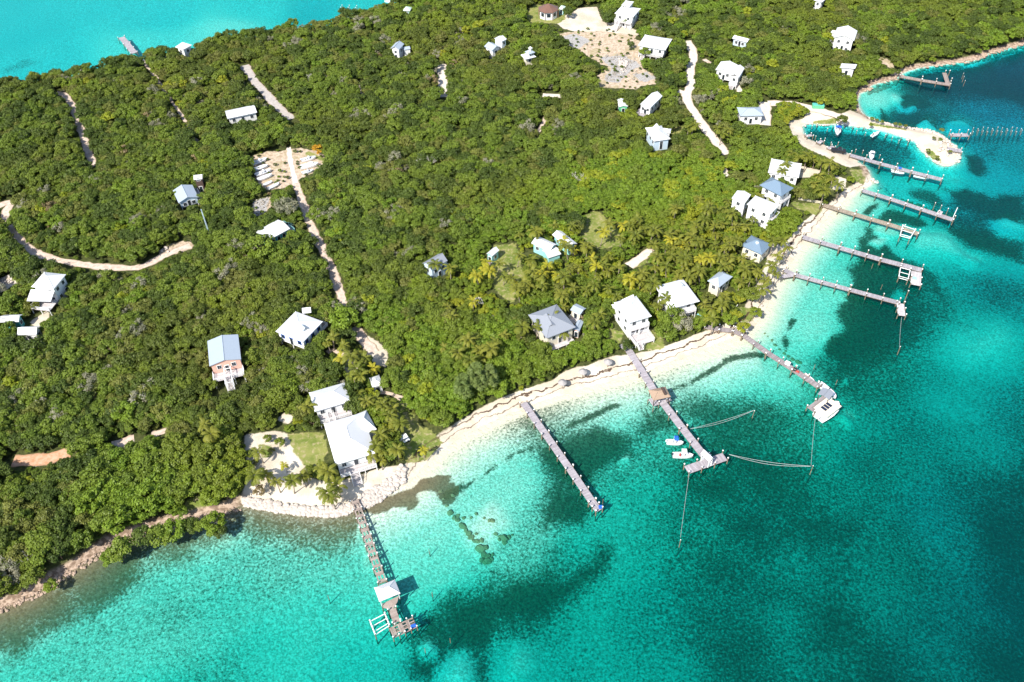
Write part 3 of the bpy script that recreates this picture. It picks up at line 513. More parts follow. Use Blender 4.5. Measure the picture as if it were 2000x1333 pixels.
        if cover:
            cm = MB(); s.sbox(cm, fr, k, (t0 + t1) / 2, depth / 2 + .1, z + 2.5, w + .3, depth + .2, .12); o = cm.build('porch_roof', M[cover], s.e); set_attr(o, 'seam', [0] * len(cm.v)); pm = MB()
            for i in range(max(2, int(w / 2.5) + 1)): s.sbox(pm, fr, k, t0 + .1 + (w - .2) * i / max(1, int(w / 2.5)), depth - .1, z + 1.2, .14, .14, 2.45)
            pm.build('porch_posts', M[rmat], s.e)
        (ox, oy), (dx, dy), (qx, qy), _ = s.side(k)
        FOOT.append(([fr.xy(ox + dx * a_ + qx * d, oy + dy * a_ + qy * d) for a_, d in ((t0, 0), (t1, 0), (t1, depth + (z * 1.4 if stairs is not None else 0)), (t0, depth + (z * 1.4 if stairs is not None else 0)))], .6))
    def stilts(s, fr, z, mat='white'):
        m = max(2, int(2 * s.a / 2.8) + 1); k = max(2, int(2 * s.b / 2.8) + 1)
        for i in range(m):
            for j in range(k): s.obox(MB(), fr, -s.a + .15 + (2 * s.a - .3) * i / (m - 1), -s.b + .15 + (2 * s.b - .3) * j / (k - 1), z / 2 - .1, .24, .24, z + .2).build('stilt', M[mat], s.e)
    def foot(s, fr, mg=.8): FOOT.append(([fr.xy(x * fr.L / 2, y * fr.W / 2) for x, y in ((-1, -1), (1, -1), (1, 1), (-1, 1))], mg))
def front_side(h, fr):                                       # the wall that looks most toward the sea and the camera
    best = 0; bv = -9
    for k in range(4):
        (_, _), _, (nx_, ny_), _ = h.side(k); nn = fr.u * nx_ + fr.v * ny_; d = -nn[1] * 1 + nn[0] * .12
        if d > bv: bv, best = d, k
    return best
def house(name, label, land, A, B, C, he, kind='hip', rise=1.5, rm='roof_white', wm='white', along=None, zf=.3, over=.5, deck=None, win=True, cat='house', extra=None, storey2=False, fm='white'):
    fr = Frame(A, B, C, he); h = House(name, label, cat, fr.c, land); h.fr = fr
    along = along or ('x' if fr.L >= fr.W else 'y')
    h.walls(fr, zf if zf > .8 else -.1, he - .18, wm, over, along if kind == 'gable' else None, rise)
    if zf > .8: h.stilts(fr, zf, 'white' if wm != 'coral' else 'coral')
    h.roof(fr, he, kind, rise, rm, along); h.foot(fr); f = h.front = front_side(h, fr)
    if win:
        zr = [he - 1.45] + ([he - 4.25] if storey2 else [])
        for zc in zr:
            for k in range(4): h.windows(fr, k, zc, fm=fm)
    h.door(fr, f, max(zf, .05), .5)
    if deck: h.deck(fr, f if 'k' not in deck else deck['k'], **{q: w for q, w in deck.items() if q != 'k'})
    return h
D = dict
# the double house at the near point
m = house('beach_house', 'large white hip-roofed house with front steps on the rock-walled point', 'the large white house on the rocky point', (656,911), (633,830), (707,804), 4.4, 'hip', 2.2, zf=1.6, deck=D(depth=2.4, z=1.6, stairs=.62, sw=2.0, cover=None), cat='house')
fw = Frame((690,812), (718,801), (733,840), 4.4); h = m; h.walls(fw, .0, 4.2, 'white', .5); h.roof(fw, 4.45, 'hip', 1.7, 'roof_white', 'x'); h.windows(fw, 1, 3.0); h.foot(fw); h.deck(fw, 2 if False else front_side(h, fw), 1.8, 1.6)
m = house('beach_house', 'smaller white hip-roofed house just behind the large one, with a wide railed deck', 'the smaller white house behind the point', (615,806), (604,769), (672,746), 4.6, 'hip', 1.6, zf=1.8, deck=D(depth=2.6, z=1.9, stairs=None)); m.deck(m.fr, m.front, 5.6, 1.85, .52, .72, True, 'plank_pale', None)
house('garden_shed', 'little white square hut under palms beside the two white houses', 'the little white palm hut', (720,739), (740,733), (748,751), 2.9, 'hip', .7, cat='shed', over=.25)
m = house('stilt_house', 'coral-walled house with pale blue-grey roof and orange roof opening', 'the coral stilt house', (409,716), (405,667), (465,653), 6.0, 'gable', 1.0, 'roof_pale', 'coral', 'x', 2.6, .35, deck=D(depth=3.0, z=2.6, stairs=.5, sw=1.6, f0=-.03, f1=1.03))
fr = m.fr; mb = MB(); (a_, b_) = (fr.L / 2, fr.W / 2); k = m.front
mb = m.sbox(MB(), fr, k, m.side(k)[3] * .46, -1.55, 6.05, 2.2, 3.0, .35); mb.build('roof_hatch', M['coral'], m.e)
pt = MB(); m.sbox(pt, fr, k, m.side(k)[3] * .5 - .85, 3.2, 4.2, .16, 6.2, .16); m.sbox(pt, fr, k, m.side(k)[3] * .5 + .85, 3.2, 4.2, .16, 6.2, .16)
for t_ in (1, 3.5, 6.2):
    for sg in (-1, 1): m.sbox(pt, fr, k, m.side(k)[3] * .5 + sg * .85, t_, 2.1, .14, .14, 4.2)
    m.sbox(pt, fr, k, m.side(k)[3] * .5, t_, 4.36, 1.9, .14, .14)
pt.build('pergola', M['white'], m.e)
m = house('lane_house', 'white house with blue-trimmed windows and a small roof dormer beside the lane', 'the blue-trimmed white house', (543,643), (582,604), (626,633), 5.0, 'hip', 1.4, 'roof_white', 'white', 'x', 1.6, .45, deck=D(k=1, depth=2.6, z=1.5, mat='plank_brown', rail=True), fm='blue')
fd = Frame((583,606), (592,603), (615,608), 5.2); m.roof(Frame((583,604), (600,602), (616,610), 5.0), 5.1, 'gable', .9, 'roof_white')
dm = Frame((585,640), (595,634), (602,641), 5.9); m.walls(dm, 4.8, 5.85, 'white', .15); m.roof(dm, 5.9, 'gable', .6, 'roof_pale', name='dormer_roof')
m = house('two_storey_house', 'tall two-storey white house with lean-to roof and deck at the left edge', 'the tall white house at the left edge', (60,562), (85,533), (130,535), 6.4, 'hip', 1.7, storey2=True)
m.roof(Frame((55,588), (102,589), (107,572), 4.2), 4.2, 'shed0', 1.1, 'roof_white', name='porch_roof'); fr = m.fr; m.deck(fr, front_side(m, fr), 4.9, 1.9, 0, 1, True)
m = house('cabin', 'small teal and white shed with blue roof panels at the left edge', 'the teal shed at the left edge', (4,622), (12,608), (40,622), 3.4, 'gable', .8, 'roof_white', 'teal', cat='shed'); mb = MB(); m.obox(mb, m.fr, 0, -m.fr.W * .28, 3.95, m.fr.L * .4, m.fr.W * .3, .1); mb.build('roof_panel', M['solar'], m.e)
m = house('cabin', 'small white gabled cabin below the tall left-edge house', 'the small cabin at the left edge', (33,655), (42,639), (80,637), 3.6, 'gable', 1.1, 'roof_white', 'white'); 
m = house('forest_house', 'pale grey gabled house with open front veranda and a tall grey hut behind', 'the pale grey veranda house', (388,386), (376,362), (337,372), 3.6, 'gable', 1.2, 'roof_pale', 'pale_blue', 'x', 1.2, .45, deck=D(k=0, depth=1.6, z=1.2, stairs=.2))
m = house('lookout_tower', 'narrow dark-walled tower hut with small white gabled roof', 'the dark tower hut', (378,352), (380,343), (397,340), 5.4, 'gable', .7, 'roof_white', 'wood_dark', over=.3, cat='tower', win=False); m.windows(m.fr, m.front, 5.2, 1)
m = house('forest_house', 'teal-walled house with broad white roof and a teal stair beside the lane', 'the teal-walled house', (498,453), (543,429), (566,447), 3.2, 'gable', 1.0, 'roof_white', 'teal', 'x', .3, .4, deck=D(k=1, depth=2.2, z=1.0, rmat='aqua', stairs=.3))
m = house('long_shed', 'long white metal-roofed shed alone in the forest', 'the long white shed', (440,217), (497,205), (501,220), 3.8, 'gable', .7, 'roof_white', 'white', 'x', cat='shed')
m = house('shore_cabin', 'small white hip-roofed cabin by the far turquoise shore', 'the far shore cabin', (343,92), (360,83), (374,89), 4.4, 'hip', 1.6)
m = house('shore_cabin', 'mint-roofed cabin half hidden near the far shore', 'the mint-roofed cabin', (787,20), (791,13), (804,16), 3.4, 'hip', 1.0, 'roof_mint', 'aqua')
m = house('forest_cottage', 'small white gabled cottage with a low annex deep in the forest', 'the small gabled cottage', (766,91), (776,80), (786,90), 5.0, 'gable', 1.1, 'roof_pale', 'white', 'x'); fa_ = Frame((787,92), (800,90), (801,96), 3.4); m.walls(fa_, 0, 3.2, 'white', .2); m.roof(fa_, 3.4, 'gable', .5, 'roof_pale')
m = house('forest_cottage', 'white cottage of two stepped gabled blocks left of the tiered hut', 'the stepped white cottage', (945,91), (962,84), (979,92), 4.6, 'gable', 1.1, 'roof_pale', 'white'); fa_ = Frame((966,75), (976,70), (989,77), 6.4); m.walls(fa_, 0, 6.2, 'white', .3, 'x', .8); m.roof(fa_, 6.4, 'gable', .8, 'roof_white', 'x'); m.windows(fa_, front_side(m, fa_), 5.2)
# tiered hut
fr = Frame((1012,109), (1033,104), (1052,110), 4.4); m = House('tiered_hut', 'small hut with three stacked white pyramid roofs and cream walls', 'hut', fr.c, 'the tiered hut')
m.walls(fr, -.1, 4.3, 'cream', .8); m.roof(fr, 4.4, 'hip', 1.2, 'roof_white'); m.windows(fr, front_side(m, fr), 3.0); fr2 = Frame((1023,102), (1035,98), (1047,102), 6.2); m.walls(fr2, 4.4, 6.1, 'white', .5); m.windows(fr2, front_side(m, fr2), 5.5, 2, .6, .6); m.roof(fr2, 6.2, 'hip', 1.0, 'roof_pale'); fr3 = Frame((1032,94), (1036,92), (1040,94), 8); m.walls(fr3, 6.4, 7.9, 'white', .15); m.roof(fr3, 7.9, 'hip', .6, 'roof_white'); m.foot(fr)
# octagonal house
c8 = P(1071, 17, G + 3.6); m = House('octagonal_house', 'octagonal house with brown shingle roof and white walls', 'house', c8, 'the brown octagonal house'); R8 = 4.6
ring = lambda r, z_: [(r * math.cos(math.pi / 8 + k * math.pi / 4), r * math.sin(math.pi / 8 + k * math.pi / 4), z_) for k in range(8)]
MB().slab([q[:2] for q in ring(R8 * .86, 0)], -.1, 3.5).build('walls', M['white'], m.e); vs = ring(R8, 3.6) + [(0, 0, 5.8)] + ring(R8, 3.4); o = MB().add(vs, [(k, (k + 1) % 8, 8) for k in range(8)] + [tuple(range(9, 17))] + [(k, 9 + k, 9 + (k + 1) % 8, (k + 1) % 8) for k in range(8)]).build('roof', M['roof_brown'], m.e); set_attr(o, 'seam', [v[0] for v in vs])
for k in range(8):
    a = k * math.pi / 4; b = MB(); b.box((math.cos(a) * R8 * .80, math.sin(a) * R8 * .80, 2.0), (.12, 1.6, 1.5), (math.cos(a), math.sin(a))); b.build('window', M['glass'], m.e)
b = MB()
for q in ring(R8 * .97, 0): b.box((q[0], q[1], 1.7), (.18, .18, 3.4))
b.build('porch_posts', M['wood_brown'], m.e); FOOT.append(([(c8[0] + q[0], c8[1] + q[1]) for q in ring(R8, 0)], 1.0))
house('garden_shed', 'mint green hut right beside the brown octagonal house', None, (1092,16), (1096,11), (1104,14), 2.8, 'hip', .8, 'roof_mint', 'aqua', cat='shed', over=.25)
m = house('hill_house', 'white house with raised cupola and columned porch above the white turning area', 'the white cupola house', (1201,26), (1216,10), (1251,18), 5.4, 'hip', 1.2, 'roof_white', 'white', deck=D(depth=1.8, z=2.6, stairs=.75), zf=.3); fa_ = Frame((1214,10), (1222,1), (1238,4), 7.0); m.walls(fa_, 5.4, 6.9, 'white', .4); m.roof(fa_, 7.0, 'hip', .7); m.windows(fa_, front_side(m, fa_), 6.3, 3, .5, .6)
m = house('hill_house', 'broad white-roofed house at the edge of the rubble clearing', 'the broad house by the rubble clearing', (1248,86), (1262,65), (1311,80), 4.6, 'hip', 1.2, 'roof_white', 'white', 'x', 1.4, .7, deck=D(k=3, depth=1.6, z=1.4), ); m.deck(m.fr, m.front, 1.5, 1.4, 0, 1, True, 'plank_pale', .8)
house('forest_cottage', 'plain small white-roofed building alone on the wooded hill', 'the plain hill cottage', (1430,75), (1437,69), (1466,77), 3.0, 'gable', .6, 'roof_white', 'pale_blue', 'y' if False else None)
m = house('hill_house', 'white house of two roof blocks with corner stair right of the white road', 'the two-block white house', (1399,134), (1410,118), (1440,130), 5.0, 'gable', 1.0, 'roof_white', 'white', 'y' if False else None, 1.4); fa_ = Frame((1426,146), (1437,128), (1453,136), 4.6); m.walls(fa_, 0, 4.5, 'white', .4); m.roof(fa_, 4.7, 'gable', 1.0); m.windows(fa_, front_side(m, fa_), 3.2); m.foot(fa_); m.deck(fa_, front_side(m, fa_), 1.4, 1.2, 0, 1, True, 'plank_pale', .5)
m = house('gabled_cottage', 'white gabled cottage on a grey deck, two windows in its gable end', 'the gabled deck cottage', (1252,202), (1275,180), (1292,190), 4.4, 'gable', 1.3, 'roof_white', 'white', 'x', .9, .3, win=False); kf = 3; m.windows(m.fr, 3, 2.9, 2, .9, 1.1); m.windows(m.fr, 0, 2.9); m.windows(m.fr, 2, 2.9)
for k in (3, 0): m.deck(m.fr, k, 1.7, .8, -.1, 1.1, False, 'plank_grey')
house('garden_shed', 'small flat-roofed hut with a green end wall beside the gabled deck cottage', 'the green-ended hut', (1203,195), (1220,194), (1228,208), 3.2, 'gable', .4, 'roof_white', 'green', cat='shed', over=.2)
m = house('forest_house', 'white house with steep central roof peak and pale blue walls in the forest', 'the peaked blue-walled house', (1277,276), (1260,250), (1292,246), 4.4, 'hip', 1.4, 'roof_white', 'pale_blue', None, .4, .5); fa_ = Frame((1273,252), (1281,247), (1289,251), 5.2); m.walls(fa_, 4.4, 5.2, 'white', .1); m.roof(fa_, 5.3, 'hip', 1.8); fb_ = Frame((1294,258), (1296,250), (1311,253), 4.2); m.walls(fb_, 0, 4.0, 'white', .3); m.roof(fb_, 4.2, 'hip', .7); m.foot(fb_); m.deck(m.fr, m.front, 1.6, 1.0)
house('road_house', 'blue-grey hip-roofed house near the harbour road', 'the blue-grey harbour-road house', (1440,210), (1486,209), (1491,226), 3.8, 'hip', 1.1, 'roof_pale', 'white', 'x')
m = house('hill_house', 'big white gabled house with side pool deck high on the wooded hill', 'the big hill house with the pool deck', (1629,71), (1636,52), (1674,63), 5.4, 'gable', 1.6, 'roof_white', 'white', 'y' if False else None, .3, .5, storey2=True, deck=D(k=0, depth=1.6, z=3.2, f0=.5, f1=1)); fa_ = Frame((1622,64), (1626,59), (1637,62), 4.4); m.walls(fa_, 0, 4.2, 'white', .3); m.roof(fa_, 4.4, 'shed0', .3)
mb = MB().slab([(float(q[0]) - m.o[0], float(q[1]) - m.o[1]) for q in PL([(1676,76), (1680,85), (1697,84), (1696,79)])], 0, .5); mb.build('pool_deck', M['concrete'], m.e); mb = MB().slab([(float(q[0]) - m.o[0], float(q[1]) - m.o[1]) for q in PL([(1680,79), (1682,83), (1694,82), (1694,80)])], .4, .56); mb.build('pool_water', M['aqua'], m.e)
house('hill_cottage', 'small white cottage tilted among trees below the big hill house', 'the small cottage below the hill house', (1641,130), (1645,122), (1672,132), 3.4, 'shed0', .8, 'roof_white', 'white')
house('hill_house', 'white house barely showing at the top edge of the photo', None, (1590,0), (1598,-6), (1613,-1), 4.6, 'hip', 1.2)
# the middle of the settlement
m = house('garden_cottage', 'light grey gabled cottage with pale blue front among palms at the forest edge', 'the light grey palm cottage', (868,505), (850,492), (831,519), 4.8, 'gable', 1.6, 'roof_grey', 'pale_blue', 'y', .4, .3); m.deck(m.fr, 0, 1.8, .6, 0, 1, True)
house('garden_hut', 'tiny mint-green hut with pale roof and a small front deck on the lawn', 'the tiny mint hut', (951,495), (965,483), (974,490), 3.2, 'gable', .8, 'roof_white', 'aqua', 'x', .3, .25, deck=D(k=3, depth=1.8, z=.4, rail=False, mat='plank_brown'), cat='hut')
m = house('garden_cottage', 'white cottage of two stepped roofs with aqua walls among yellow palms', 'the aqua-walled stepped cottage', (1040,473), (1055,460), (1086,480), 3.6, 'gable', .9, 'roof_white', 'aqua', 'y'); fa_ = Frame((1060,488), (1085,480), (1094,497), 2.8); m.walls(fa_, 0, 2.7, 'aqua', .3); m.roof(fa_, 2.8, 'gable', .7); m.foot(fa_)
house('garden_cottage', 'narrow white-roofed cottage right behind the aqua-walled stepped cottage', 'the narrow white cottage', (1080,458), (1097,450), (1126,477), 3.4, 'gable', .8, 'roof_white', 'aqua', 'y')
m = house('beach_villa', 'grey hip-roofed villa with long ridge dormer behind the beach palms', 'the grey villa', (1069,663), (1033,617), (1086,593), 5.0, 'hip', 1.8, 'roof_grey', 'cream', 'y', .8, .6, deck=D(k=3, depth=1.6, z=.8, rail=False), cat='villa'); fd_ = Frame((1062,642), (1058,618), (1074,611), 6.4); m.roof(Frame((1073,640), (1062,618), (1072,611), 6.1), 6.1, 'gable', .5, 'roof_grey', 'x', name='dormer_roof')
m = house('garden_annex', 'small shaded pavilion with pale blue awnings right of the grey villa', None, (1113,606), (1125,594), (1146,602), 3.0, 'gable', .5, 'roof_pale', 'cream', cat='pavilion', over=.3); m.deck(m.fr, m.front, 2.2, .4, 0, 1, True)
m = house('garden_annex', 'second little grey-roofed annex beside the grey villa, nearest the beach', None, (1119,645), (1128,626), (1140,629), 3.0, 'gable', .5, 'roof_pale', 'coral', cat='pavilion', over=.3)
m = house('beach_villa', 'narrow two-storey white house with double balcony and front deck stairs above the beach', 'the narrow two-storey beach house', (1230,634), (1201,594), (1241,576), 6.4, 'hip', 1.1, 'roof_white', 'white', None, .3, .6, storey2=True, cat='villa')
fr = m.fr; k = m.front; m.deck(fr, k, 1.0, 3.4, 0, 1, True, 'plank_pale'); m.deck(fr, k, 4.4, .9, .0, 1, True, 'plank_pale', .8); m.roof(Frame((1213,585), (1226,578), (1238,572), 6.6) if False else Frame((1214,586), (1236,576), (1238,582), 6.9), 6.95, 'gable', .5, 'roof_white'); fb_ = Frame((1207,612), (1195,597), (1204,592), 3.4); m.walls(fb_, 0, 3.3, 'white', .2); m.roof(fb_, 3.5, 'hip', .5)
m = house('beach_villa', 'biggest square white-roofed beach house with open posts under its front eave', 'the big square white beach house', (1310,604), (1279,560), (1334,545), 5.6, 'hip', 1.2, 'roof_white', 'white', None, .3, 1.0, storey2=True, cat='villa'); m.deck(m.fr, m.front, 1.6, 2.8, 0, 1, True, 'plank_pale'); fb_ = Frame((1325,556), (1331,553), (1337,558), 6.4); m.walls(fb_, 6.0, 6.6, 'white', .1); m.roof(fb_, 6.6, 'gable', .4, 'roof_pale', name='dormer_roof')
house('hipped_cottage', 'pale grey hipped cottage in the dense palm grove', 'the pale grey hipped cottage', (1409,564), (1386,551), (1404,526), 4.4, 'hip', 1.3, 'roof_pale', 'cream', 'y' if False else None)
m = house('hipped_cottage', 'blue-grey hip-roofed cottage with a white skylight at the palm grove edge', 'the blue-grey cottage with the skylight', (1493,500), (1452,482), (1463,458), 4.0, 'hip', 1.8, 'roof_slate', 'cream'); fs_ = Frame((1476,473), (1479,476), (1483,474), 5.6); m.walls(fs_, 4.8, 5.55, 'white', .02, name='skylight')
m = house('beach_villa', 'two-storey white block with dark lower openings facing the palm grove', 'the two-storey white block', (1455,403), (1472,386), (1526,397), 6.4, 'hip', .6, 'roof_white', 'white', None, .3, .4, storey2=True, cat='villa'); m.deck(m.fr, m.front, 1.2, 3.2, 0, 1, True)
m = house('beach_villa', 'smaller two-storey white block left of the blue-roofed villa', 'the smaller white block', (1430,386), (1441,371), (1466,382), 6.2, 'gable', .6, 'roof_white', 'white', None, .3, .3, storey2=True)
m = house('beach_villa', 'blue-grey pyramid-roofed villa with white railed balcony by the eastern piers', 'the blue-roofed villa', (1531,386), (1488,364), (1503,344), 6.6, 'hip', 2.0, 'roof_slate', 'white', None, .3, .8, storey2=True, cat='villa'); m.deck(m.fr, m.front, .9, 3.4, 0, 1, True)
house('beach_villa', 'low white flat-roofed house nearest the harbour palms', 'the low white harbour house', (1500,337), (1507,310), (1566,320), 4.4, 'hip', .7, 'roof_white', 'white', 'x')
FOOT.append((PL([(432, 722), (472, 712), (458, 768), (440, 772)]), .2))
# thin mast and small structures
p = P(413, 470); e = empty('radio_mast', (p[0], p[1], G), 'thin pale lattice mast standing in the forest left of the teal-walled house', 'mast'); b = MB(); Hm = 12
for k in range(3):
    a = k * 2.094; b.tube([(math.cos(a) * .22, math.sin(a) * .22, 0), (math.cos(a) * .12, math.sin(a) * .12, Hm)], .05, 5)
for z_ in range(24): b.tube([(math.cos(z_ * 2.094) * .2, math.sin(z_ * 2.094) * .2, z_ * .5), (math.cos(z_ * 2.094 + 2.094) * .2, math.sin(z_ * 2.094 + 2.094) * .2, z_ * .5 + .5)], .03, 4)
b.build('lattice', M['pale_blue'], e, fix=False); MB().box((0, 0, .1), (1, 1, .4)).build('footing', M['concrete'], e)
def pavilion_frame(name, label, px, sx, sy, hgt, mat, ang=.3):
    p = P(*px); e = empty(name, (p[0], p[1], G), label, 'pergola'); b = MB(); u = (math.cos(ang), math.sin(ang))
    for a in (-1, 1):
        for c in (-1, 1): b.box((a * sx / 2 * u[0] - c * sy / 2 * u[1], a * sx / 2 * u[1] + c * sy / 2 * u[0], hgt / 2), (.14, .14, hgt), u)
    b.build('posts', M[mat], e); b = MB()
    for i in range(7): t_ = (i / 6 - .5) * sx; b.box((t_ * u[0], t_ * u[1], hgt + .06), (.12, sy + .6, .12), u)
    for c in (-1, 1): b.box((-c * sy / 2 * u[1], c * sy / 2 * u[0], hgt - .06), (sx + .4, .12, .12), u)
    b.build('slats', M[mat], e)
pavilion_frame('pergola', 'pale timber pergola in the overgrown garden below the light grey palm cottage', (931, 600), 3.2, 2.4, 2.2, 'cream'); pavilion_frame('pergola', 'pale timber frame among palms left of the narrow two-storey beach house', (1094, 552), 2.4, 2.0, 2.0, 'cream', -.4)
def umbrella(px, lab):
    p = P(*px); e = empty('thatch_umbrella', (p[0], p[1], .9), lab, 'beach umbrella', 'thatched beach umbrellas'); MB().tube([(0, 0, -.3), (0, 0, 2.3)], .07, 6).build('pole', M['wood_dark'], e, fix=False)
    n = 14; vs = []; 
    for r_, z_ in ((.06, 2.6), (.55, 2.3), (1.15, 1.85), (1.1, 1.7)): vs += [(r_ * (1 + .06 * (k % 2)) * math.cos(k * 2 * math.pi / n), r_ * (1 + .06 * (k % 2)) * math.sin(k * 2 * math.pi / n), z_) for k in range(n)]
    MB().add(vs, [(r_ * n + k, r_ * n + (k + 1) % n, (r_ + 1) * n + (k + 1) % n, (r_ + 1) * n + k) for r_ in range(3) for k in range(n)] + [tuple(range(n))]).build('thatch_cap', M['thatch_grey'], e)
umbrella((1098, 755), 'thatched beach umbrella on the sand, leftmost of three'); umbrella((1138, 734), 'thatched beach umbrella on the sand, middle of three'); umbrella((1187, 715), 'thatched beach umbrella by the walkway start, rightmost of three')
# ------------------------------------------------------------------ piers, boats, poles, ropes, rocks
ZD = 1.35
def bed(x, y):
    i = int(np.clip((x - X0) / ST + .5, 0, nx - 1)); j = int(np.clip((y - Y0) / ST + .5, 0, ny - 1)); return float(zt[j, i])
class Pier:
    def __init__(s, label, first, name='pier', cat='pier', group=None):
        p = P(*first, ZD); s.o = p; s.e = empty(name, (p[0], p[1], 0), label, cat, group); s.n = 0
    def L(s, q): return (float(q[0] - s.o[0]), float(q[1] - s.o[1]))
    def post(s, q, up=.9, r=.14, cap=True, mat='pile', lean=0):
        z0 = min(bed(q[0], q[1]), 0) - .3; x, y = s.L(q); o = MB().tube([(0, 0, z0), (lean, lean, ZD + up)], [r, r * .9], 7).build('piling', M[mat], s.e, (x, y, 0), fix=False)
        if cap: MB().tube([(lean, lean, ZD + up), (lean, lean, ZD + up + .14), (lean, lean, ZD + up + .3)], [r * 1.35, r * 1.35, .02], 7).build('cap', M['white'], o, fix=False)
        return o
    def walk(s, pts, w, mat='plank_grey', every=3.6, up=.85, cap=True, holes=False, posts=True, r=.13, sides=(-1, 1), upfrom=0):
        q = PL(pts, ZD); mb = MB(); pl = []; beam = MB(); tot = 0
        for a, b in zip(q[:-1], q[1:]):
            d = b - a; ln = float(np.linalg.norm(d)); u = d / ln; nrm = np.array([-u[1], u[0]]); n = max(1, int(ln / .24)); st = ln / n
            for i in range(n):
                c = a + u * st * (i + .5); ph = (tot + st * i) % 2.0; jw = w + RNG.uniform(-.05, .05)
                if holes and ph > .85:
                    for off, ww in ((-.42, .16), (0, .12), (.42, .16)):
                        x, y = s.L(c + nrm * off * w); mb.box((x, y, ZD - .03), (st + .01, ww * w, .06), tuple(u)); pl += [RNG.random()] * 8
                else:
                    x, y = s.L(c); mb.box((x, y, ZD - .03 + RNG.uniform(-.008, .008)), (st - .035, jw, .06), tuple(u)); pl += [np.clip(RNG.random() * .8 + .2 * RNG.random(), 0, 1)] * 8
            for sg in (-.4, .4): x, y = s.L((a + b) / 2 + nrm * sg * w); beam.box((x, y, ZD - .18), (ln, .12, .22), tuple(u))
            if posts:
                m = max(1, int(ln / every))
                for i in range(m + 1):
                    c = a + u * (ln * i / m * .985 + .1)
                    for sg in sides: s.post(c + nrm * sg * (w / 2 + .12), up if (tot + ln * i / m) >= upfrom else .05, r, cap)
                    x, y = s.L(c); beam.box((x, y, ZD - .36), (.16, w + .4, .18), tuple(u))
            tot += ln
        o = mb.build('deck', M[mat], s.e); set_attr(o, 'plank', pl); beam.build('beams', M['pile'], s.e); return q
    def quad(s, px, mat='plank_grey', dirn=0, z=ZD, holes=False, name='platform'):
        q = PL(px, z); a, b, c = q[0], q[1], q[2]; u = b - a; ln = np.linalg.norm(u); u = u / ln; nrm = np.array([-u[1], u[0]]); w = float((c - b) @ nrm); sg = 1 if w > 0 else -1; w = abs(w); nrm = nrm * sg
        if dirn: u, nrm, ln, w = nrm, u, w, ln
        mb = MB(); pl = []; n = max(2, int(ln / .24)); st = ln / n
        for i in range(n):
            c_ = a + u * st * (i + .5) + nrm * w / 2; ph = (st * i) % 1.7
            if holes and ph > .8:
                for off in (-.45, -.15, .15, .45):
                    x, y = s.L(c_ + nrm * off * w); mb.box((x, y, z - .03), (st + .01, w * .1, .06), tuple(u)); pl += [RNG.random()] * 8
            else: x, y = s.L(c_); mb.box((x, y, z - .03), (st - .035, w, .06), tuple(u)); pl += [RNG.random()] * 8
        o = mb.build(name, M[mat], s.e); set_attr(o, 'plank', pl); fr = MB()
        for f_ in (.08, .5, .92): x, y = s.L(a + u * ln / 2 + nrm * w * f_); fr.box((x, y, z - .18), (ln, .14, .22), tuple(u))
        fr.build('beams', M['pile'], s.e); return a, u, nrm, ln, w
    def lift(s, px, z=1.7, mat='white'):
        q = PL(px, z); b = MB(); P_ = [s.L(t_) for t_ in q]
        for i, j in ((0, 1), (2, 3), (1, 2), (3, 0)): b.tube([(*P_[i], z), (*P_[j], z)], .14 if i % 2 == 0 else .10, 6)
        for f_ in (.3, .7): b.tube([(P_[0][0] + (P_[1][0] - P_[0][0]) * f_, P_[0][1] + (P_[1][1] - P_[0][1]) * f_, z - .5), (P_[3][0] + (P_[2][0] - P_[3][0]) * f_, P_[3][1] + (P_[2][1] - P_[3][1]) * f_, z - .5)], .09, 6)
        o = b.build('boat_lift', M[mat], s.e, fix=False)
        for t_ in q: s.post(t_, 1.0, .14, True)
    def canopy(s, A, B, C, he, kind='gable', rise=.9, mat='roof_white', pm='white', along=None):
        fr = Frame(A, B, C, he, 0); h = House.__new__(House); h.o = (float(s.o[0]), float(s.o[1])); h.e = s.e; h.roof(fr, he, kind, rise, mat, along, th=.14); b = MB()
        for x in (-1, 1):
            for y in (-1, 1): h.obox(b, fr, x * (fr.L / 2 - .3), y * (fr.W / 2 - .3), (ZD + he) / 2, .16, .16, he - ZD)
        b.build('posts', M[pm], s.e); h.a, h.b = fr.L / 2 - .35, fr.W / 2 - .35; return h, fr
# near brown pier with hip-roofed pavilion
pr = Pier('brown pier with missing boards and a white-roofed pavilion at the rocky point', (693, 978))
pr.walk([(693, 978), (711, 1030), (729, 1085), (747, 1137)], 1.75, 'plank_brown', 2.6, .55, True, True, r=.12)
pr.quad([(738, 1150), (771, 1136), (778, 1160)], 'plank_brown', name='pavilion_floor'); h, fr = pr.canopy((741, 1176), (731, 1149), (771, 1132), ZD + 2.6, 'hip', 1.2)
hx = [pr.L(q) for q in PL([(746, 1180), (779, 1164), (776, 1176), (770, 1186), (766, 1192), (759, 1190), (748, 1187)], ZD)]; o = MB().slab(hx, ZD - .1, ZD).build('octagon_deck', M['plank_brown'], pr.e); set_attr(o, 'plank', RNG.random(len(o.data.vertices)))
for q in PL([(747, 1186), (779, 1166), (771, 1188), (758, 1191)], ZD): pr.post(q, .1, .13, False)
pr.walk([(766, 1190), (775, 1216)], 1.5, 'plank_brown', 1.8, .8, True)
a, u, nv, ln, w = pr.quad([(760, 1227), (806, 1206), (812, 1227)], 'plank_brown', 0, ZD, True)
for f_ in (0, .25, .5, .75, 1):
    for g_ in (0, 1): pr.post(a + u * ln * f_ + nv * w * g_, .7, .13)
pr.lift([(723, 1214), (733, 1240), (761, 1222), (752, 1199)], 1.9)
x, y = pr.L(P(808, 1224, ZD)); MB().box((x, y, ZD + .25), (1.1, .7, .5), (.9, .4)).build('blue_box', M['blue'], pr.e, bevel=.08)
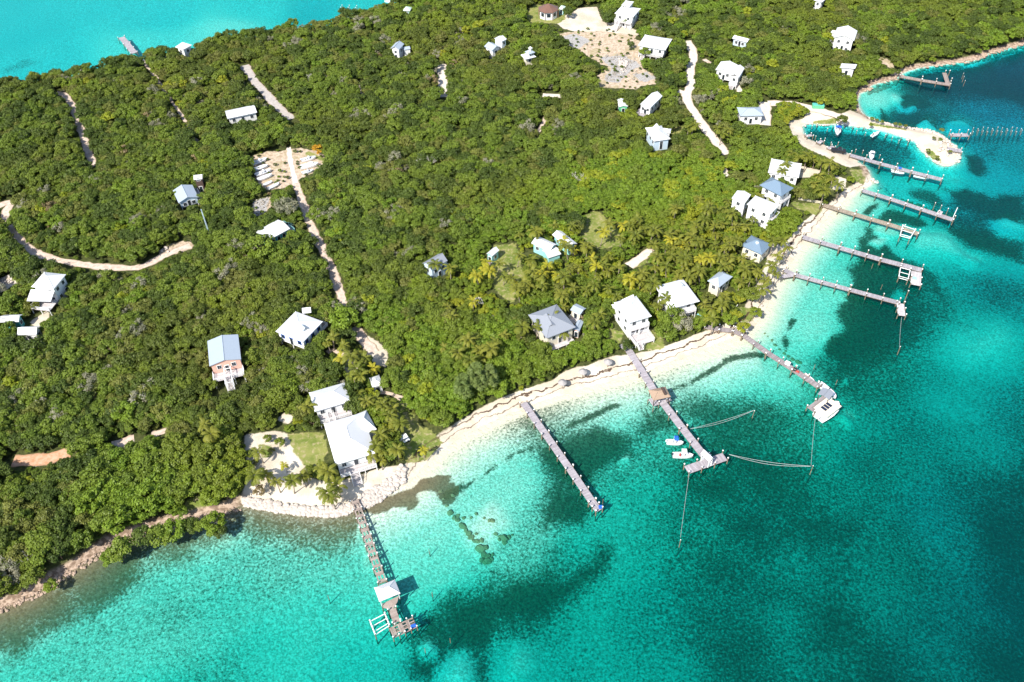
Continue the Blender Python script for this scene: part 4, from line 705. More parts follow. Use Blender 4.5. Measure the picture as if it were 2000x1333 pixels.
# long plain grey pier
pr = Pier('long straight grey pier with white-capped posts and a small square end platform', (1022, 787)); pr.walk([(1022, 787), (1065, 848), (1112, 915), (1157, 981)], 1.8, 'plank_grey', 3.6, .75)
a, u, nv, ln, w = pr.quad([(1150, 984), (1163, 977), (1177, 994)], 'plank_grey'); [pr.post(a + u * ln * f_ + nv * w * g_, .8) for f_ in (0, 1) for g_ in (0, .5, 1)]
x, y = pr.L(P(1173, 992, ZD)); MB().box((x, y, ZD + .3), (.9, .7, .6)).build('blue_box', M['blue'], pr.e, bevel=.06)
# thatched pier with T head
pr = Pier('long grey T-shaped pier with a thatched shelter midway and a white gazebo at its head', (1213, 673)); pr.walk([(1213, 673), (1227, 683), (1256, 729), (1281, 769)], 2.0, 'plank_grey', 3.2, .5)
pr.quad([(1266, 780), (1302, 768), (1309, 783)], 'plank_grey', name='shelter_floor'); h, fr = pr.canopy((1277, 784), (1267, 764), (1299, 754), ZD + 2.5, 'hip', 1.0, 'thatch', 'wood_dark')
b = MB(); h.obox(b, fr, -.3, fr.W * .18, ZD + 3.55, fr.L * .7, .5, .3); b.build('roof_ridge', M['wood_dark'], pr.e)
for q in PL([(1266, 781), (1276, 797), (1308, 786), (1303, 770)], ZD): pr.post(q, .1, .14, False)
pr.walk([(1294, 786), (1334, 838), (1377, 893)], 2.0, 'plank_grey', 3.6, .95)
a, u, nv, ln, w = pr.quad([(1336, 911), (1411, 885), (1422, 899)], 'plank_grey', 0); [pr.post(a + u * ln * f_ + nv * w * g_, .9) for f_ in (0, .33, .67, 1) for g_ in (0, 1)]
h, fr = pr.canopy((1369, 886), (1379, 880), (1395, 897), ZD + 2.7, 'gable', .9, 'roof_white', 'white', 'y'); b = MB()
for k in (0, 2): h.sbox(b, fr, k, h.side(k)[3] / 2, 0, ZD + .5, h.side(k)[3], .08, 1.0)
b.build('bench_backs', M['white'], pr.e)
# dark boardwalk pier with moored house boat
pr = Pier('dark purple-brown curving boardwalk and pier ending at a grey-roofed shelter', (1376, 638)); pr.walk([(1376, 638), (1404, 643), (1432, 646), (1452, 655), (1500, 690), (1550, 722), (1600, 756)], 1.7, 'plank_purple', 3.4, .75)
a, u, nv, ln, w = pr.quad([(1576, 796), (1608, 772), (1622, 783)], 'plank_purple', 1); [pr.post(a + u * ln * f_ + nv * w * g_, .8) for f_ in (0, 1) for g_ in (0, .5, 1)]
h, fr = pr.canopy((1597, 770), (1607, 757), (1629, 768), ZD + 2.6, 'gable', .5, 'roof_grey', 'wood_dark', 'x')
for (px, c_, sz, nm) in (((1538, 712), 'white', (1.4, .9, .9), 'white_box'), ((1557, 727), 'seat_red', (1.0, .6, .4), 'red_gear'), ((1552, 724), 'black', (1.0, .8, .8), 'dark_gear')):
    x, y = pr.L(P(*px, ZD)); MB().box((x, y, ZD + sz[2] / 2), sz, (.8, -.6)).build(nm, M[c_], pr.e, bevel=.1)
# eastern piers
pr = Pier('grey pier with forked landing and square platform, lowest of the eastern piers', (1532, 527)); pr.walk([(1532, 528), (1553, 537), (1660, 566), (1757, 592)], 1.7, 'plank_grey', 3.6, .95); pr.walk([(1525, 541), (1550, 537)], 1.5, 'plank_grey', 3, .2, posts=False)
a, u, nv, ln, w = pr.quad([(1751, 592), (1766, 594), (1761, 617)], 'plank_pale'); [pr.post(a + u * ln * f_ + nv * w * g_, .8) for f_ in (0, 1) for g_ in (0, .5, 1)]; pr.post(P(1768, 585, ZD), 3.2, .13)
pr = Pier('pale grey pier with boat lift and white head platform among the eastern piers', (1567, 462)); pr.walk([(1567, 463), (1640, 484), (1720, 507), (1801, 528)], 2.0, 'plank_grey', 4.0, 1.15)
a, u, nv, ln, w = pr.quad([(1780, 529), (1800, 533), (1792, 558)], 'plank_pale'); [pr.post(a + u * ln * f_ + nv * w * g_, .7) for f_ in (0, 1) for g_ in (.5, 1)]; pr.lift([(1759, 523), (1755, 543), (1773, 548), (1778, 528)]); x, y = pr.L(P(1784, 551, ZD)); MB().box((x, y, ZD + .3), (1.4, .8, .5), (.95, -.3)).build('white_bench', M['white'], pr.e, bevel=.06); x, y = pr.L(P(1786, 545, ZD)); MB().box((x, y, ZD + .2), (1.0, 1.0, .4), (.95, -.3)).build('mint_box', M['aqua'], pr.e, bevel=.06)
pr = Pier('tan weathered pier with white boat lift frame near its end', (1607, 399)); pr.walk([(1607, 400), (1670, 419), (1735, 438), (1794, 457)], 1.9, 'plank_tan', 4.0, .8); pr.lift([(1763, 441), (1758, 461), (1777, 466), (1788, 449)], 2.2)
pr = Pier('grey pier beside the stone groyne with a tall leaning post at its tip', (1684, 372)); pr.walk([(1684, 372), (1740, 389), (1800, 409), (1863, 430)], 1.9, 'plank_grey', 4.0, .85); q = P(1861, 424, ZD); pr.post(q, 3.0, .12, False, 'white', .8); pr.quad([(1833, 411), (1842, 414), (1839, 421)], 'plank_pale', name='side_step'); [pr.post(P(*c_, ZD), 1.6, .1) for c_ in ((1824, 405), (1836, 410), (1849, 416))]
pr = Pier('grey pier running out along the south side of the harbour', (1660, 303)); pr.walk([(1660, 303), (1720, 320), (1780, 336), (1840, 351)], 1.9, 'plank_grey', 4.2, 1.0)
pr = Pier('pinkish timber pier with L-shaped head in the far cove', (1757, 149)); pr.walk([(1757, 149), (1800, 157), (1856, 166)], 1.9, 'plank_brown', 4.2, 1.0); pr.quad([(1849, 143), (1857, 168), (1849, 170)], 'plank_brown', 1, ZD + .03); [pr.post(P(*c_, ZD), 1.0) for c_ in ((1846, 143), (1854, 143), (1858, 158))]
pr = Pier('short grey dock with a row of bare posts running out beyond it', (1857, 263)); pr.walk([(1856, 264), (1891, 264)], 2.0, 'plank_grey', 3.0, 1.3)
pr = Pier('little grey dock on the outer side of the harbour spit', (1850, 291)); pr.walk([(1850, 291), (1878, 295)], 2.2, 'plank_grey', 3.5, .3)
pr = Pier('grey dock reaching into the far turquoise water behind the forest', (262, 104)); pr.walk([(262, 104), (248, 86), (237, 73)], 2.6, 'plank_grey', 4, .3)
pr = Pier('far dock with tall white posts in the turquoise bay', (662, 24)); pr.walk([(668, 22), (697, 23)], 1.8, 'plank_grey', 3.2, 2.2)
for n_, (a_, b_) in enumerate((((1574, 266), (1586, 264)), ((1598, 280), (1606, 275)), ((1618, 291), (1628, 286)))):
    pr = Pier(('first', 'second', 'third')[n_] + ' little finger dock on the near harbour wall counted from the left', a_, 'finger_dock', 'dock', 'finger docks in the harbour'); pr.walk([a_, b_], 1.3, 'plank_grey', 3, .3)
# lone poles
def pole(px, hgt, label, group=None, r=.09, lean=(0, 0), mat='pile', tip=True):
    p = P(*px, 0); z0 = min(bed(*p), -.2) - .3; e = MB().tube([(0, 0, z0), (lean[0], lean[1], hgt)], [r * 1.15, r * .85], 7).build('mooring_pole', M[mat], None, (p[0], p[1], 0), fix=False); tag(e, label, 'pole', group)
    if tip: MB().tube([(lean[0], lean[1], hgt), (lean[0] * 1.02, lean[1] * 1.02, hgt + .2)], [r * 1.3, .03], 7).build('cap', M['white'], e, fix=False)
    return e
for px, lb in (((643, 1172), 'thin dark pole in shallow water left of the brown pier'), ((839, 1082), 'thin pole in shallow water right of the brown pier, nearest shore'), ((845, 1166), 'thin pole in shallow water right of the pavilion'), ((831, 1275), 'thin pale pole beside the seagrass below the brown pier head'), ((880, 1256), 'thin pale pole in the dark seagrass right of the brown pier head'), ((1177, 985), 'thin post beside the end of the long plain grey pier'), ((1720, 566), 'pale post right of the lift pier in the seagrass'), ((1589, 722), 'thin post left of the pale sand spot near the boardwalk pier'), ((1702, 525), 'thin mooring post below the second eastern pier'), ((1632, 752), 'small post beside the moored white boats')):
    pole(px, 1.9, lb, tip=False, r=.08)
for n_, px in enumerate(((1878, 155), (1879, 161), (1881, 169))): pole(px, 2.4, ('farthest', 'middle', 'nearest')[n_] + ' of three pale posts off the pinkish timber pier', 'posts off the timber pier')
for n_ in range(22): pole((1898 + n_ // 2 * 9.4, 259 if n_ % 2 else 265), 1.5 + .3 * (n_ % 3), 'bare white-topped post in the double row beyond the short grey dock', 'bare posts beyond the short grey dock', .09)
for px in ((1585,252),(1595,249),(1615,258),(1626,250),(1649,249),(1665,253),(1686,253),(1672,262),(1689,266),(1704,266),(1732,265),(1728,270),(1741,275),(1759,274),(1754,281),(1772,284),(1776,277),(1592,273),(1610,277),(1622,285),(1636,285),(1670,299),(1684,301),(1717,310)): pole(px, 1.4, 'white-topped mooring post standing in the harbour basin', 'mooring posts in the harbour basin', .12)
def rope(p0, p1, label, sag=.6, r=.06, dbl=False):
    a, b = Vector((*P(p0[0], p0[1], p0[2]), p0[2])), Vector((*P(p1[0], p1[1], p1[2]), p1[2])); mb = MB(); off = (b - a).cross(Vector((0, 0, 1))).normalized()
    for w_ in ((-.16, .16) if dbl else (0,)):
        pt = [a.lerp(b, t_ / 12) + off * w_ * (math.sin(math.pi * t_ / 12) * .9 + .1) - Vector((0, 0, sag * math.sin(math.pi * t_ / 12) * (1 + (w_ > 0) * .5))) for t_ in range(13)]; mb.tube([q - a for q in pt], r, 5)
    tag(mb.build('mooring_rope', M['rope'], None, a, fix=False), label, 'rope')
pole((1468, 818), 2.6, 'pole holding two lines off the right side of the thatched pier', lean=(.35, .35)); rope((1348, 838, 2.0), (1472, 802, 2.5), 'pair of pale lines from the thatched pier to a lone pole', .7, .038, True)
pole((1580, 930), 3.0, 'pole where two lines meet in the deep water', lean=(.5, .7)); rope((1424, 888, 1.7), (1583, 911, 2.6), 'long pale line from the T-shaped pier head to the meeting pole', .9, .045, True); rope((1592, 818, 1.2), (1584, 911, 2.6), 'thin line from the moored white house boat down to the meeting pole', .5, .04)
pole((1325, 1072), 2.6, 'leaning pole at the end of the long line below the T-shaped pier', lean=(.3, .6)); rope((1346, 926, 1.5), (1329, 1050, 2.4), 'thin line from the T-shaped pier to a leaning pole below', .6, .04)
pole((1751, 697), 2.6, 'leaning pole at the end of the line below the lowest eastern pier', lean=(.7, 1.2)); rope((1761, 620, 1.5), (1757, 680, 2.4), 'thin line from the lowest eastern pier to a leaning pole', .5, .04)
# ---- boats
def boat(stern, bow, label, beam=.34, z=0., rest=0., console=True, bimini=None, motor=True, cabin=False, inside='boat_grey', group=None, cat='boat', name='motor_boat', red=False):
    a, b = P(*stern, z + .6), P(*bow, z + .6); d = b - a; L = float(np.linalg.norm(d)); yaw = math.atan2(d[1], d[0]); e = empty(name, (*((a + b) / 2), z), label, cat, group); e.rotation_euler.z = yaw; B = L * beam
    st = [(-.5, .86, -.28), (-.3, .95, -.34), (-.05, 1.0, -.36), (.2, .88, -.33), (.36, .6, -.22), (.46, .26, -.05), (.5, .02, .18)]; vs = []; H = .11 * L + .12; n = len(st)
    for x, w_, k in st:
        sh_ = H * (.80 + .35 * max(0, x) * 1.6)
        vs += [(x * L, 0, k * .9), (x * L, w_ * B * .40, k * .4), (x * L, w_ * B / 2, sh_), (x * L, w_ * B * .40, sh_ + .03), (x * L, w_ * B * .36, .22), (x * L, -w_ * B * .40, k * .4), (x * L, -w_ * B / 2, sh_), (x * L, -w_ * B * .40, sh_ + .03), (x * L, -w_ * B * .36, .22)]
    fs = []; fl = []
    for i in range(n - 1):
        o1, o2 = i * 9, i * 9 + 9
        for p_, q_ in ((0, 1), (1, 2), (2, 3), (3, 4)): fs.append((o1 + p_, o1 + q_, o2 + q_, o2 + p_))
        for p_, q_ in ((0, 5), (5, 6), (6, 7), (7, 8)): fs.append((o1 + q_, o1 + p_, o2 + p_, o2 + q_))
        fl.append((o1 + 4, o1 + 8, o2 + 8, o2 + 4))
    fs += [(0, 5, 6, 7, 8, 4, 3, 2, 1)]; hull = MB().add(vs, fs).build('hull', M['gel'], e, fix=True, smooth=False); hull.location.z = rest
    f = MB().add(vs, fl).build('cockpit_floor', M[inside], e); f.location.z = rest
    fd = [(x * L, sg * w_ * B * .42, H * (.80 + .35 * max(0, x) * 1.6) + .05) for sg in (1, -1) for x, w_, k in (st[3:] if sg == 1 else st[3:][::-1])]; MB().add(fd, [tuple(range(len(fd)))]).build('foredeck', M['gel'], e).location.z = rest
    if console:
        c = MB().box((.02 * L, 0, H * .75 + .35), (.11 * L, .34 * B, .95)).build('console', M['gel'], e, bevel=.08); c.location.z = rest; MB().box((.07 * L, 0, H * .75 + 1.0), (.02 * L, .32 * B, .4)).build('windshield', M['glass'], c); MB().box((-.14 * L, 0, .55), (.07 * L, .4 * B, .5)).build('seat', M['seat_red' if red else 'white'], e, bevel=.06).location.z = rest
    if cabin: MB().add([(x * L, y * B, zz_) for zz_, s_ in ((H * .8, 1), (H * .8 + .8, .75)) for x, y in ((-.06 * s_, -.3 * s_), (.28 * s_, -.22 * s_), (.28 * s_, .22 * s_), (-.06 * s_, .3 * s_))], [(3, 2, 1, 0), (4, 5, 6, 7), (0, 1, 5, 4), (1, 2, 6, 5), (2, 3, 7, 6), (3, 0, 4, 7)]).build('cabin', M['gel'], e).location.z = rest
    if bimini:
        k = 2.1; c = MB(); 
        arc = [(.22 * t_ * B * 2, 2.15 - .16 * t_ * t_) for t_ in (-1, -.5, 0, .5, 1)]; vv = [(x * L, y_, z_) for x in (-.08, .16) for y_, z_ in arc] + [(x * L, y_, z_ - .06) for x in (-.08, .16) for y_, z_ in arc]
        c.add(vv, [(i, i + 1, i + 6, i + 5) for i in range(4)] + [(10 + i + 5, 10 + i + 6, 10 + i + 1, 10 + i) for i in range(4)] + [(0, 10, 11, 1), (1, 11, 12, 2), (2, 12, 13, 3), (3, 13, 14, 4), (5, 6, 16, 15), (6, 7, 17, 16), (7, 8, 18, 17), (8, 9, 19, 18), (0, 5, 15, 10), (4, 14, 19, 9)]); c.build('canopy', M[bimini], e).location.z = rest; c = MB()
        for x in (-.07, .15):
            for y in (-1, 1): c.tube([(x * L, y * .38 * B, H), (x * L, y * .42 * B, 2.0)], .03, 5)
        c.build('canopy_frame', M['white'], e, fix=False).location.z = rest
    if motor:
        c = MB().box((-.53 * L, 0, H * .75 + .25), (.07 * L, .16 * B, .65)).build('outboard_motor', M['white' if not red else 'black'], e, bevel=.07); c.location.z = rest; MB().box((-.53 * L, 0, .0), (.03 * L, .07 * B, .9)).build('motor_leg', M['black'], c)
    return e
boat((1302, 862), (1335, 864), 'white motor boat with blue canopy moored left of the thatched pier', .42, bimini='blue'); boat((1314, 888), (1354, 889), 'white motor boat with small cabin moored by the pier head, below the blue-canopied one', .36, cabin=False, bimini='white', red=True)
boat((1600, 748), (1633, 776), 'white motor boat lying behind the grey-roofed pier shelter', .36)
boat((1571, 729), (1592, 746), 'slim white skiff with orange gear tied along the dark boardwalk pier', .30, console=False, motor=False, inside='coral', name='skiff', cat='skiff')
e = boat((1598, 817), (1637, 787), 'broad white house boat with solar panels on its roof moored at the shelter pier', .52, console=False, motor=True, name='house_boat', cat='house boat'); L_b = float(np.linalg.norm(P(1637, 787, .6) - P(1598, 817, .6)))
MB().box((-.10 * L_b, 0, 1.75), (.62 * L_b, .44 * L_b, 1.5)).build('cabin', M['white'], e, bevel=.12); r_ = MB().box((-.12 * L_b, 0, 2.62), (.72 * L_b, .52 * L_b, .12)).build('hardtop', M['cream'], e, bevel=.05)
for i in range(3): MB().box((-.02 * L_b - i * .125 * L_b, .03 * L_b, 2.71), (.10 * L_b, .2 * L_b, .04)).build('solar_panel', M['solar'], r_)
b = MB(); [b.box((-.10 * L_b + x_, s_ * .222 * L_b, 1.85), (.9, .05, .6)) for x_ in (-1.5, 0, 1.4) for s_ in (-1, 1)]; b.build('windows', M['glass'], e)
boat((1785, 341), (1816, 347), 'long white motor boat moored at the harbour pier end', .30); boat((1742, 332), (1767, 337), 'white boat with blue cover moored midway along the harbour pier', .30, bimini='blue'); boat((1636, 246), (1637, 262), 'white boat with blue canopy berthed at the back harbour wall', .40, bimini='blue'); boat((1703, 265), (1717, 257), 'small white open boat beside the harbour spit', .34, console=False); boat((1702, 297), (1703, 310), 'white boat at the harbour pier root facing away', .40, bimini='white'); boat((752, 1), (769, 4), 'white boat moored off the far shore at the top edge', .3)
boat((1868, 264), (1881, 261), 'small white boat lying against the short grey dock', .3, console=False)
YARD = [((492, 319), (521, 309), True), ((494, 331), (523, 322), False), ((499, 341), (529, 331), True), ((503, 350), (531, 340), False), ((514, 360), (531, 353), False), ((524, 367), (545, 357), False), ((588, 312), (617, 306), True), ((586, 326), (622, 319), False), ((590, 337), (612, 331), True)]
nm_ = ['topmost boat of the left row in the sandy boat yard', 'second boat from the top of the left row in the boat yard', 'third boat from the top of the left row in the boat yard', 'fourth boat from the top of the left row in the boat yard', 'small dinghy at the lower end of the left row in the boat yard', 'lowest small boat beside the bushes in the boat yard', 'upper boat right of the boat yard track under the orange tree', 'middle boat right of the boat yard track', 'lower boat right of the boat yard track']
for (s_, b_, cb), lb in zip(YARD, nm_): boat(s_, b_, 'white ' + lb, .37, G + .35, 0, console=cb, cabin=not cb and s_[0] > 580, group='boats stored in the boat yard', motor=cb)
boat((534, 239), (538, 254), 'small white boat parked beside the wide grey lane', .42, G + .3); boat((627, 638), (641, 618), 'white covered boat parked beside the blue-trimmed house, nearest the house', .34, G + .3, console=False, motor=False, inside='gel'); boat((639, 625), (651, 608), 'white covered boat parked beside the lane, farther from the house', .34, G + .3, console=False, motor=False, inside='gel')
def vehicle(px, ang, label, body, roof, L=4.4, W=1.8, cat='car', name='parked_car', cart=False):
    p = P(*px); e = empty(name, (p[0], p[1], G), label, cat); e.rotation_euler.z = ang
    if cart:
        MB().box((0, 0, .55), (L, W, .5)).build('body', M[body], e, bevel=.1); MB().box((-.1, 0, 2.0), (L * .8, W * 1.02, .1)).build('roof', M[roof], e, bevel=.04); b = MB()
        for x in (-1, 1):
            for y in (-1, 1): b.tube([(x * L * .36, y * W * .42, .7), (x * L * .34, y * W * .42, 2.0)], .03, 5)
        b.build('roof_posts', M['black'], e, fix=False); MB().box((-.3, 0, .95), (.5, W * .8, .4)).build('seat', M['cream'], e, bevel=.06)
    else:
        b = MB(); pr_ = [(-.5, .35), (-.5, .85), (-.12, .9), (-.08, 1.0), (.32, 1.0), (.5, .85), (.5, .35)]; n = len(pr_); vs = [(x * L, s_ * W / 2, z_) for s_ in (-1, 1) for x, z_ in pr_]; b.add(vs, [tuple(range(n)), tuple(range(n, 2 * n))[::-1]] + [(i, (i + 1) % n, n + (i + 1) % n, n + i) for i in range(n)]); b.build('body', M[body], e)
        vs = [(x * L, y * W / 2, z_) for x, y, z_ in ((-.1, -.9, 1.0), (.3, -.9, 1.0), (.3, .9, 1.0), (-.1, .9, 1.0), (-.06, -.76, 1.6), (.18, -.76, 1.6), (.18, .76, 1.6), (-.06, .76, 1.6))]; MB().add(vs, [(4, 5, 6, 7), (0, 1, 5, 4), (1, 2, 6, 5), (2, 3, 7, 6), (3, 0, 4, 7)]).build('cab', M['glass'], e); MB().box((.06 * L, 0, 1.63), (.22 * L, W * .74, .05)).build('roof', M[roof], e)
    for x in (-1, 1):
        for y in (-1, 1): MB().tube([(x * L * .32, y * W * .5 - .1 * y, .33), (x * L * .32, y * W * .5 + .04 * y, .33)], .33, 12).build('wheel', M['black'], e, fix=False)
vehicle((1637, 297), -.3, 'dark pickup truck parked on the harbour edge', 'black', 'black', 4.8, 1.9, 'pickup truck', 'pickup_truck'); vehicle((790, 863), .5, 'white-roofed golf cart on the lawn under palms beside the large white house', 'gel', 'white', 2.6, 1.3, 'golf cart', 'golf_cart', True)
p = P(1597, 211); e = empty('waste_container', (p[0], p[1], G), 'green waste container beside the harbour road', 'container'); e.rotation_euler.z = -.15; b = MB(); b.box((0, 0, .75), (4.2, 1.9, 1.3)).build('body', M['green'], e, bevel=.06); b = MB(); [b.box((x_, 0, 1.45), (1.9, 1.8, .1)) for x_ in (-1.05, 1.05)]; b.build('lid', M['teal'], e); b = MB(); [b.box((x_, s_ * .98, .75), (.12, .1, 1.2)) for x_ in (-1.6, -.5, .5, 1.6) for s_ in (-1, 1)]; b.build('ribs', M['green'], e)
def lounger(px, ang, lab, mat='aqua'):
    p = P(*px); z_ = max(bed(*p), .3); e = empty('sun_lounger', (p[0], p[1], z_), lab, 'sun lounger'); e.rotation_euler.z = ang; b = MB(); b.box((-.35, 0, .36), (1.5, .72, .08)); b.add([(.4, -.36, .34), (.4, .36, .34), (.95, .36, .75), (.95, -.36, .75), (.4, -.36, .26), (.4, .36, .26), (.95, .36, .67), (.95, -.36, .67)], [(0, 1, 2, 3), (7, 6, 5, 4), (0, 4, 5, 1), (2, 6, 7, 3), (1, 5, 6, 2), (3, 7, 4, 0)]); b.build('cushion', M[mat], e); b = MB(); [b.box((x_, y_, .16), (.07, .07, .34)) for x_ in (-1.0, .4) for y_ in (-.32, .32)]; b.build('legs', M['white'], e)
lounger((1363, 616), .9, 'aqua sun lounger before the big white beach house, left of a pair'); lounger((1370, 617), .9, 'aqua sun lounger before the big white beach house, right of a pair'); lounger((1255, 671), .4, 'pale lounger on the lawn in front of the narrow two-storey house', 'white'); lounger((1434, 601), .6, 'white lounger on the corner lawn by the beach', 'white')
q = PL([(1560, 391), (1607, 399)]); d = q[1] - q[0]; ln = float(np.linalg.norm(d)); u = d / ln; e = empty('picket_fence', (*q[0], G), 'pale low picket fence along the small lawn by the eastern piers', 'fence'); b = MB(); [b.box((u[0] * i * .4, u[1] * i * .4, .5), (.16, .05, 1.0), tuple(u)) for i in range(int(ln / .4))]; b.build('pickets', M['cream'], e); b = MB(); [b.box((u[0] * ln / 2, u[1] * ln / 2, z_), (ln, .1, .1), tuple(u)) for z_ in (.35, .8)]; b.build('rails', M['cream'], e)
# ---- rocks
def rock_mesh(seed, mat):
    r = np.random.default_rng(seed); bm = bmesh.new(); bmesh.ops.create_icosphere(bm, subdivisions=2, radius=1)
    dr = r.normal(size=(9, 3)); dr /= np.linalg.norm(dr, axis=1)[:, None]; cut = r.uniform(.55, .9, 9)
    for v in bm.verts:
        p = np.array(v.co); m = max(1, max(float(p @ dr[k]) / cut[k] for k in range(9))); v.co = Vector(p / m * np.array([1.1, .9, .7]) * (1 + r.normal() * .03))
    me = bpy.data.meshes.new('rock'); bm.to_mesh(me); bm.free(); me.materials.append(M[mat]); return me
RM = {m_: [rock_mesh(i + 10 * j, m_) for i in range(5)] for j, m_ in enumerate(('stone', 'reef', 'grey_stone', 'ledge'))}
def rock(px, r, mat, label, group, name='rock', sink=.3, z=None):
    p = P(*px, 0 if z is None else z); o = bpy.data.objects.new(name, random.choice(RM[mat])); COL.objects.link(o); zb = bed(*p) if z is None else z; o.location = (p[0], p[1], min(zb + r * .1, -.1 - r * .72) if name == 'submerged_rock' else zb + r * (1 - sink) * .6); o.rotation_euler = (random.uniform(-.3, .3), random.uniform(-.3, .3), random.uniform(0, 6)); s_ = r * random.uniform(.6, 1.15); o.scale = (s_, s_, s_); tag(o, label, 'rock', group)
for px, r in [((860,958),.6),((866,972),.6),((872,985),.9),((880,998),.8),((886,1008),.7),((893,1012),1.0),((900,1020),1.1),((904,1023),1.3),((910,1033),.9),((920,1047),1.1),((926,1053),1.0),((933,1054),.9),((940,1053),1.1),((938,1068),1.2),((946,1066),1.0),((944,1078),1.1),((952,1082),1.3),((940,1088),.9),((950,1091),1.1),((958,1086),.9),((962,1078),.7),((930,1040),.7),((915,1040),.8),((894,1003),.7),((905,1008),.6),((930,1000),.8),((945,1010),.7),((955,1015),.7),((968,1040),.9),((976,1044),1.0),((984,1046),1.2),((993,1045),1.0),((985,1054),.8),((975,1050),.7),((1000,1040),.6),((920,1008),.6),((962,1014),.8),((885,965),.7),((850,945),.6),((838,957),.6)]:
    rock(px, r, 'reef', 'brown algae-covered rock in the submerged line right of the brown pier', 'submerged rocks off the point', 'submerged_rock')
for px, r in [((1500,655),.5),((1508,662),.6),((1515,670),.6),((1524,677),.7),((1533,685),.6),((1542,690),.7),((1550,695),.7),((1560,700),.8),((1565,702),.6),((1494,650),.4),((1545,700),.5),((1537,680),.4)]: rock(px, r, 'reef', 'brown rock in the submerged line beside the dark boardwalk pier', 'submerged rocks by the boardwalk pier', 'submerged_rock')
for k in range(75):
    t_ = k / 74; path = [(1702, 352), (1716, 358), (1735, 369), (1760, 380), (1785, 390), (1810, 398), (1835, 406), (1855, 409), (1862, 403)]; i = min(int(t_ * 8), 7); f_ = t_ * 8 - i; px = (path[i][0] + (path[i + 1][0] - path[i][0]) * f_ + random.uniform(-6, 6), path[i][1] + (path[i + 1][1] - path[i][1]) * f_ + random.uniform(-3, 3)); w_ = t_ < .42
    rock(px, random.uniform(.5, .95), 'stone' if w_ else 'reef', 'pale boulder of the groyne beside the grey pier' if w_ else 'dark low rock at the outer end of the groyne', 'boulders of the groyne' if w_ else 'outer rocks of the groyne', 'boulder', .1 if w_ else .0)
for px in [(1500,560),(1493,580),(1487,600),(1505,548),(1482,612),(1512,538),(1490,570)] + [(1835 + random.uniform(-3, 38), 268 + random.uniform(0, 50)) for _ in range(26)]: rock(px, random.uniform(.4, .9), 'stone' , 'pale rock along the beach corner by the palm grove' if px[0] < 1600 else 'pale stone slab at the tip of the harbour spit', 'rocks at the beach corner' if px[0] < 1600 else 'stones at the spit tip', 'rock', .3)
for n_ in range(9): rock((322 + random.uniform(-6, 8), 488 + random.uniform(-5, 5)), random.uniform(.35, .7), 'stone', 'white rock in the pile at the bend of the left track', 'rock pile on the left track', 'rock', .2, G)
def rubble(name, label, poly, n, r0, r1, mat, kind='stuff', zfun=None, cat=None, weight=None):
    q = PL(poly, .6); mn, mx = q.min(0), q.max(0); mb_v = []; mb_f = []; cnt = 0; base = [np.array([v.co[:] for v in me.vertices]) for me in RM[mat]]; faces = [[tuple(p_.vertices) for p_ in me.polygons] for me in RM[mat]]
    while cnt < n:
        x, y = RNG.uniform(mn[0], mx[0]), RNG.uniform(mn[1], mx[1])
        if not inside(np.array([x]), np.array([y]), q)[0]: continue
        j = int(RNG.integers(0, 5)); r = RNG.uniform(r0, r1); a = RNG.uniform(0, 6.28); c_, s_ = math.cos(a), math.sin(a); v = base[j] * r; v = np.stack([v[:, 0] * c_ - v[:, 1] * s_, v[:, 0] * s_ + v[:, 1] * c_, v[:, 2]], -1) + np.array([x, y, bed(x, y) + r * .35]); off = len(mb_v); mb_v += v.tolist(); mb_f += [tuple(i + off for i in f_) for f_ in faces[j]]; cnt += 1
    b = MB(); b.v = mb_v; b.f = mb_f; tag(b.build(name, M[mat], fix=False), label, cat or 'rocks', kind=kind)
rubble('rock_armour', 'rock armour of pale piled stones along the front of the white house point', [(470,972),(500,975),(560,985),(620,992),(680,985),(693,978),(699,992),(672,1005),(630,1008),(580,1003),(540,998),(500,990),(478,986)], 800, .3, .8, 'stone')
rubble('rock_armour', 'rock armour of pale piled stones right of the pier root at the white house point', [(700,975),(720,958),(745,945),(770,928),(785,910),(792,918),(790,940),(765,960),(735,980),(702,995)], 420, .3, .8, 'stone')
rubble('shore_rubble', 'broken pale rock ledge along the natural shore at left', [(-40,1200),(30,1172),(75,1150),(110,1122),(150,1103),(190,1075),(215,1055),(260,1040),(340,1018),(400,1005),(460,988),(470,994),(400,1014),(340,1030),(262,1053),(220,1070),(150,1118),(75,1164),(0,1196)], 420, .15, .45, 'ledge')
rubble('shore_rubble', 'pale rocky ledge at the foot of the wooded far shore', [(1690,176),(1720,160),(1757,146),(1800,130),(1870,120),(1930,102),(2010,80),(2012,87),(1930,110),(1870,127),(1800,137),(1750,158),(1700,180)], 420, .3, .9, 'ledge')
rubble('shore_rubble', 'stony edge of the harbour spit', [(1568,244),(1640,245),(1700,251),(1780,274),(1812,304),(1842,325),(1872,320),(1878,300),(1850,268),(1815,252),(1755,245),(1690,227),(1700,232),(1757,248),(1812,256),(1846,272),(1870,298),(1862,318),(1842,321),(1818,306),(1785,272),(1700,249),(1640,242),(1570,240)], 420, .25, .6, 'stone')
rubble('building_debris', 'scattered grey gravel lumps and pale building debris on the rubble clearing', [(1178,112),(1215,108),(1245,120),(1240,140),(1262,150),(1225,165),(1180,160),(1195,135)], 160, .12, .5, 'grey_stone'); rubble('building_debris', 'pale blocks and rubbish heaped at the middle of the rubble clearing', [(1208,118),(1226,120),(1224,150),(1212,150)], 60, .3, .8, 'stone')
rubble('yard_debris', 'pale rubble heap behind the teal-walled house', [(490,395),(522,388),(528,400),(508,425),(490,420)], 50, .15, .45, 'grey_stone'); rubble('track_debris', 'pale rubble beside the track at the left edge', [(2,548),(38,535),(38,552),(4,565)], 60, .2, .5, 'stone')
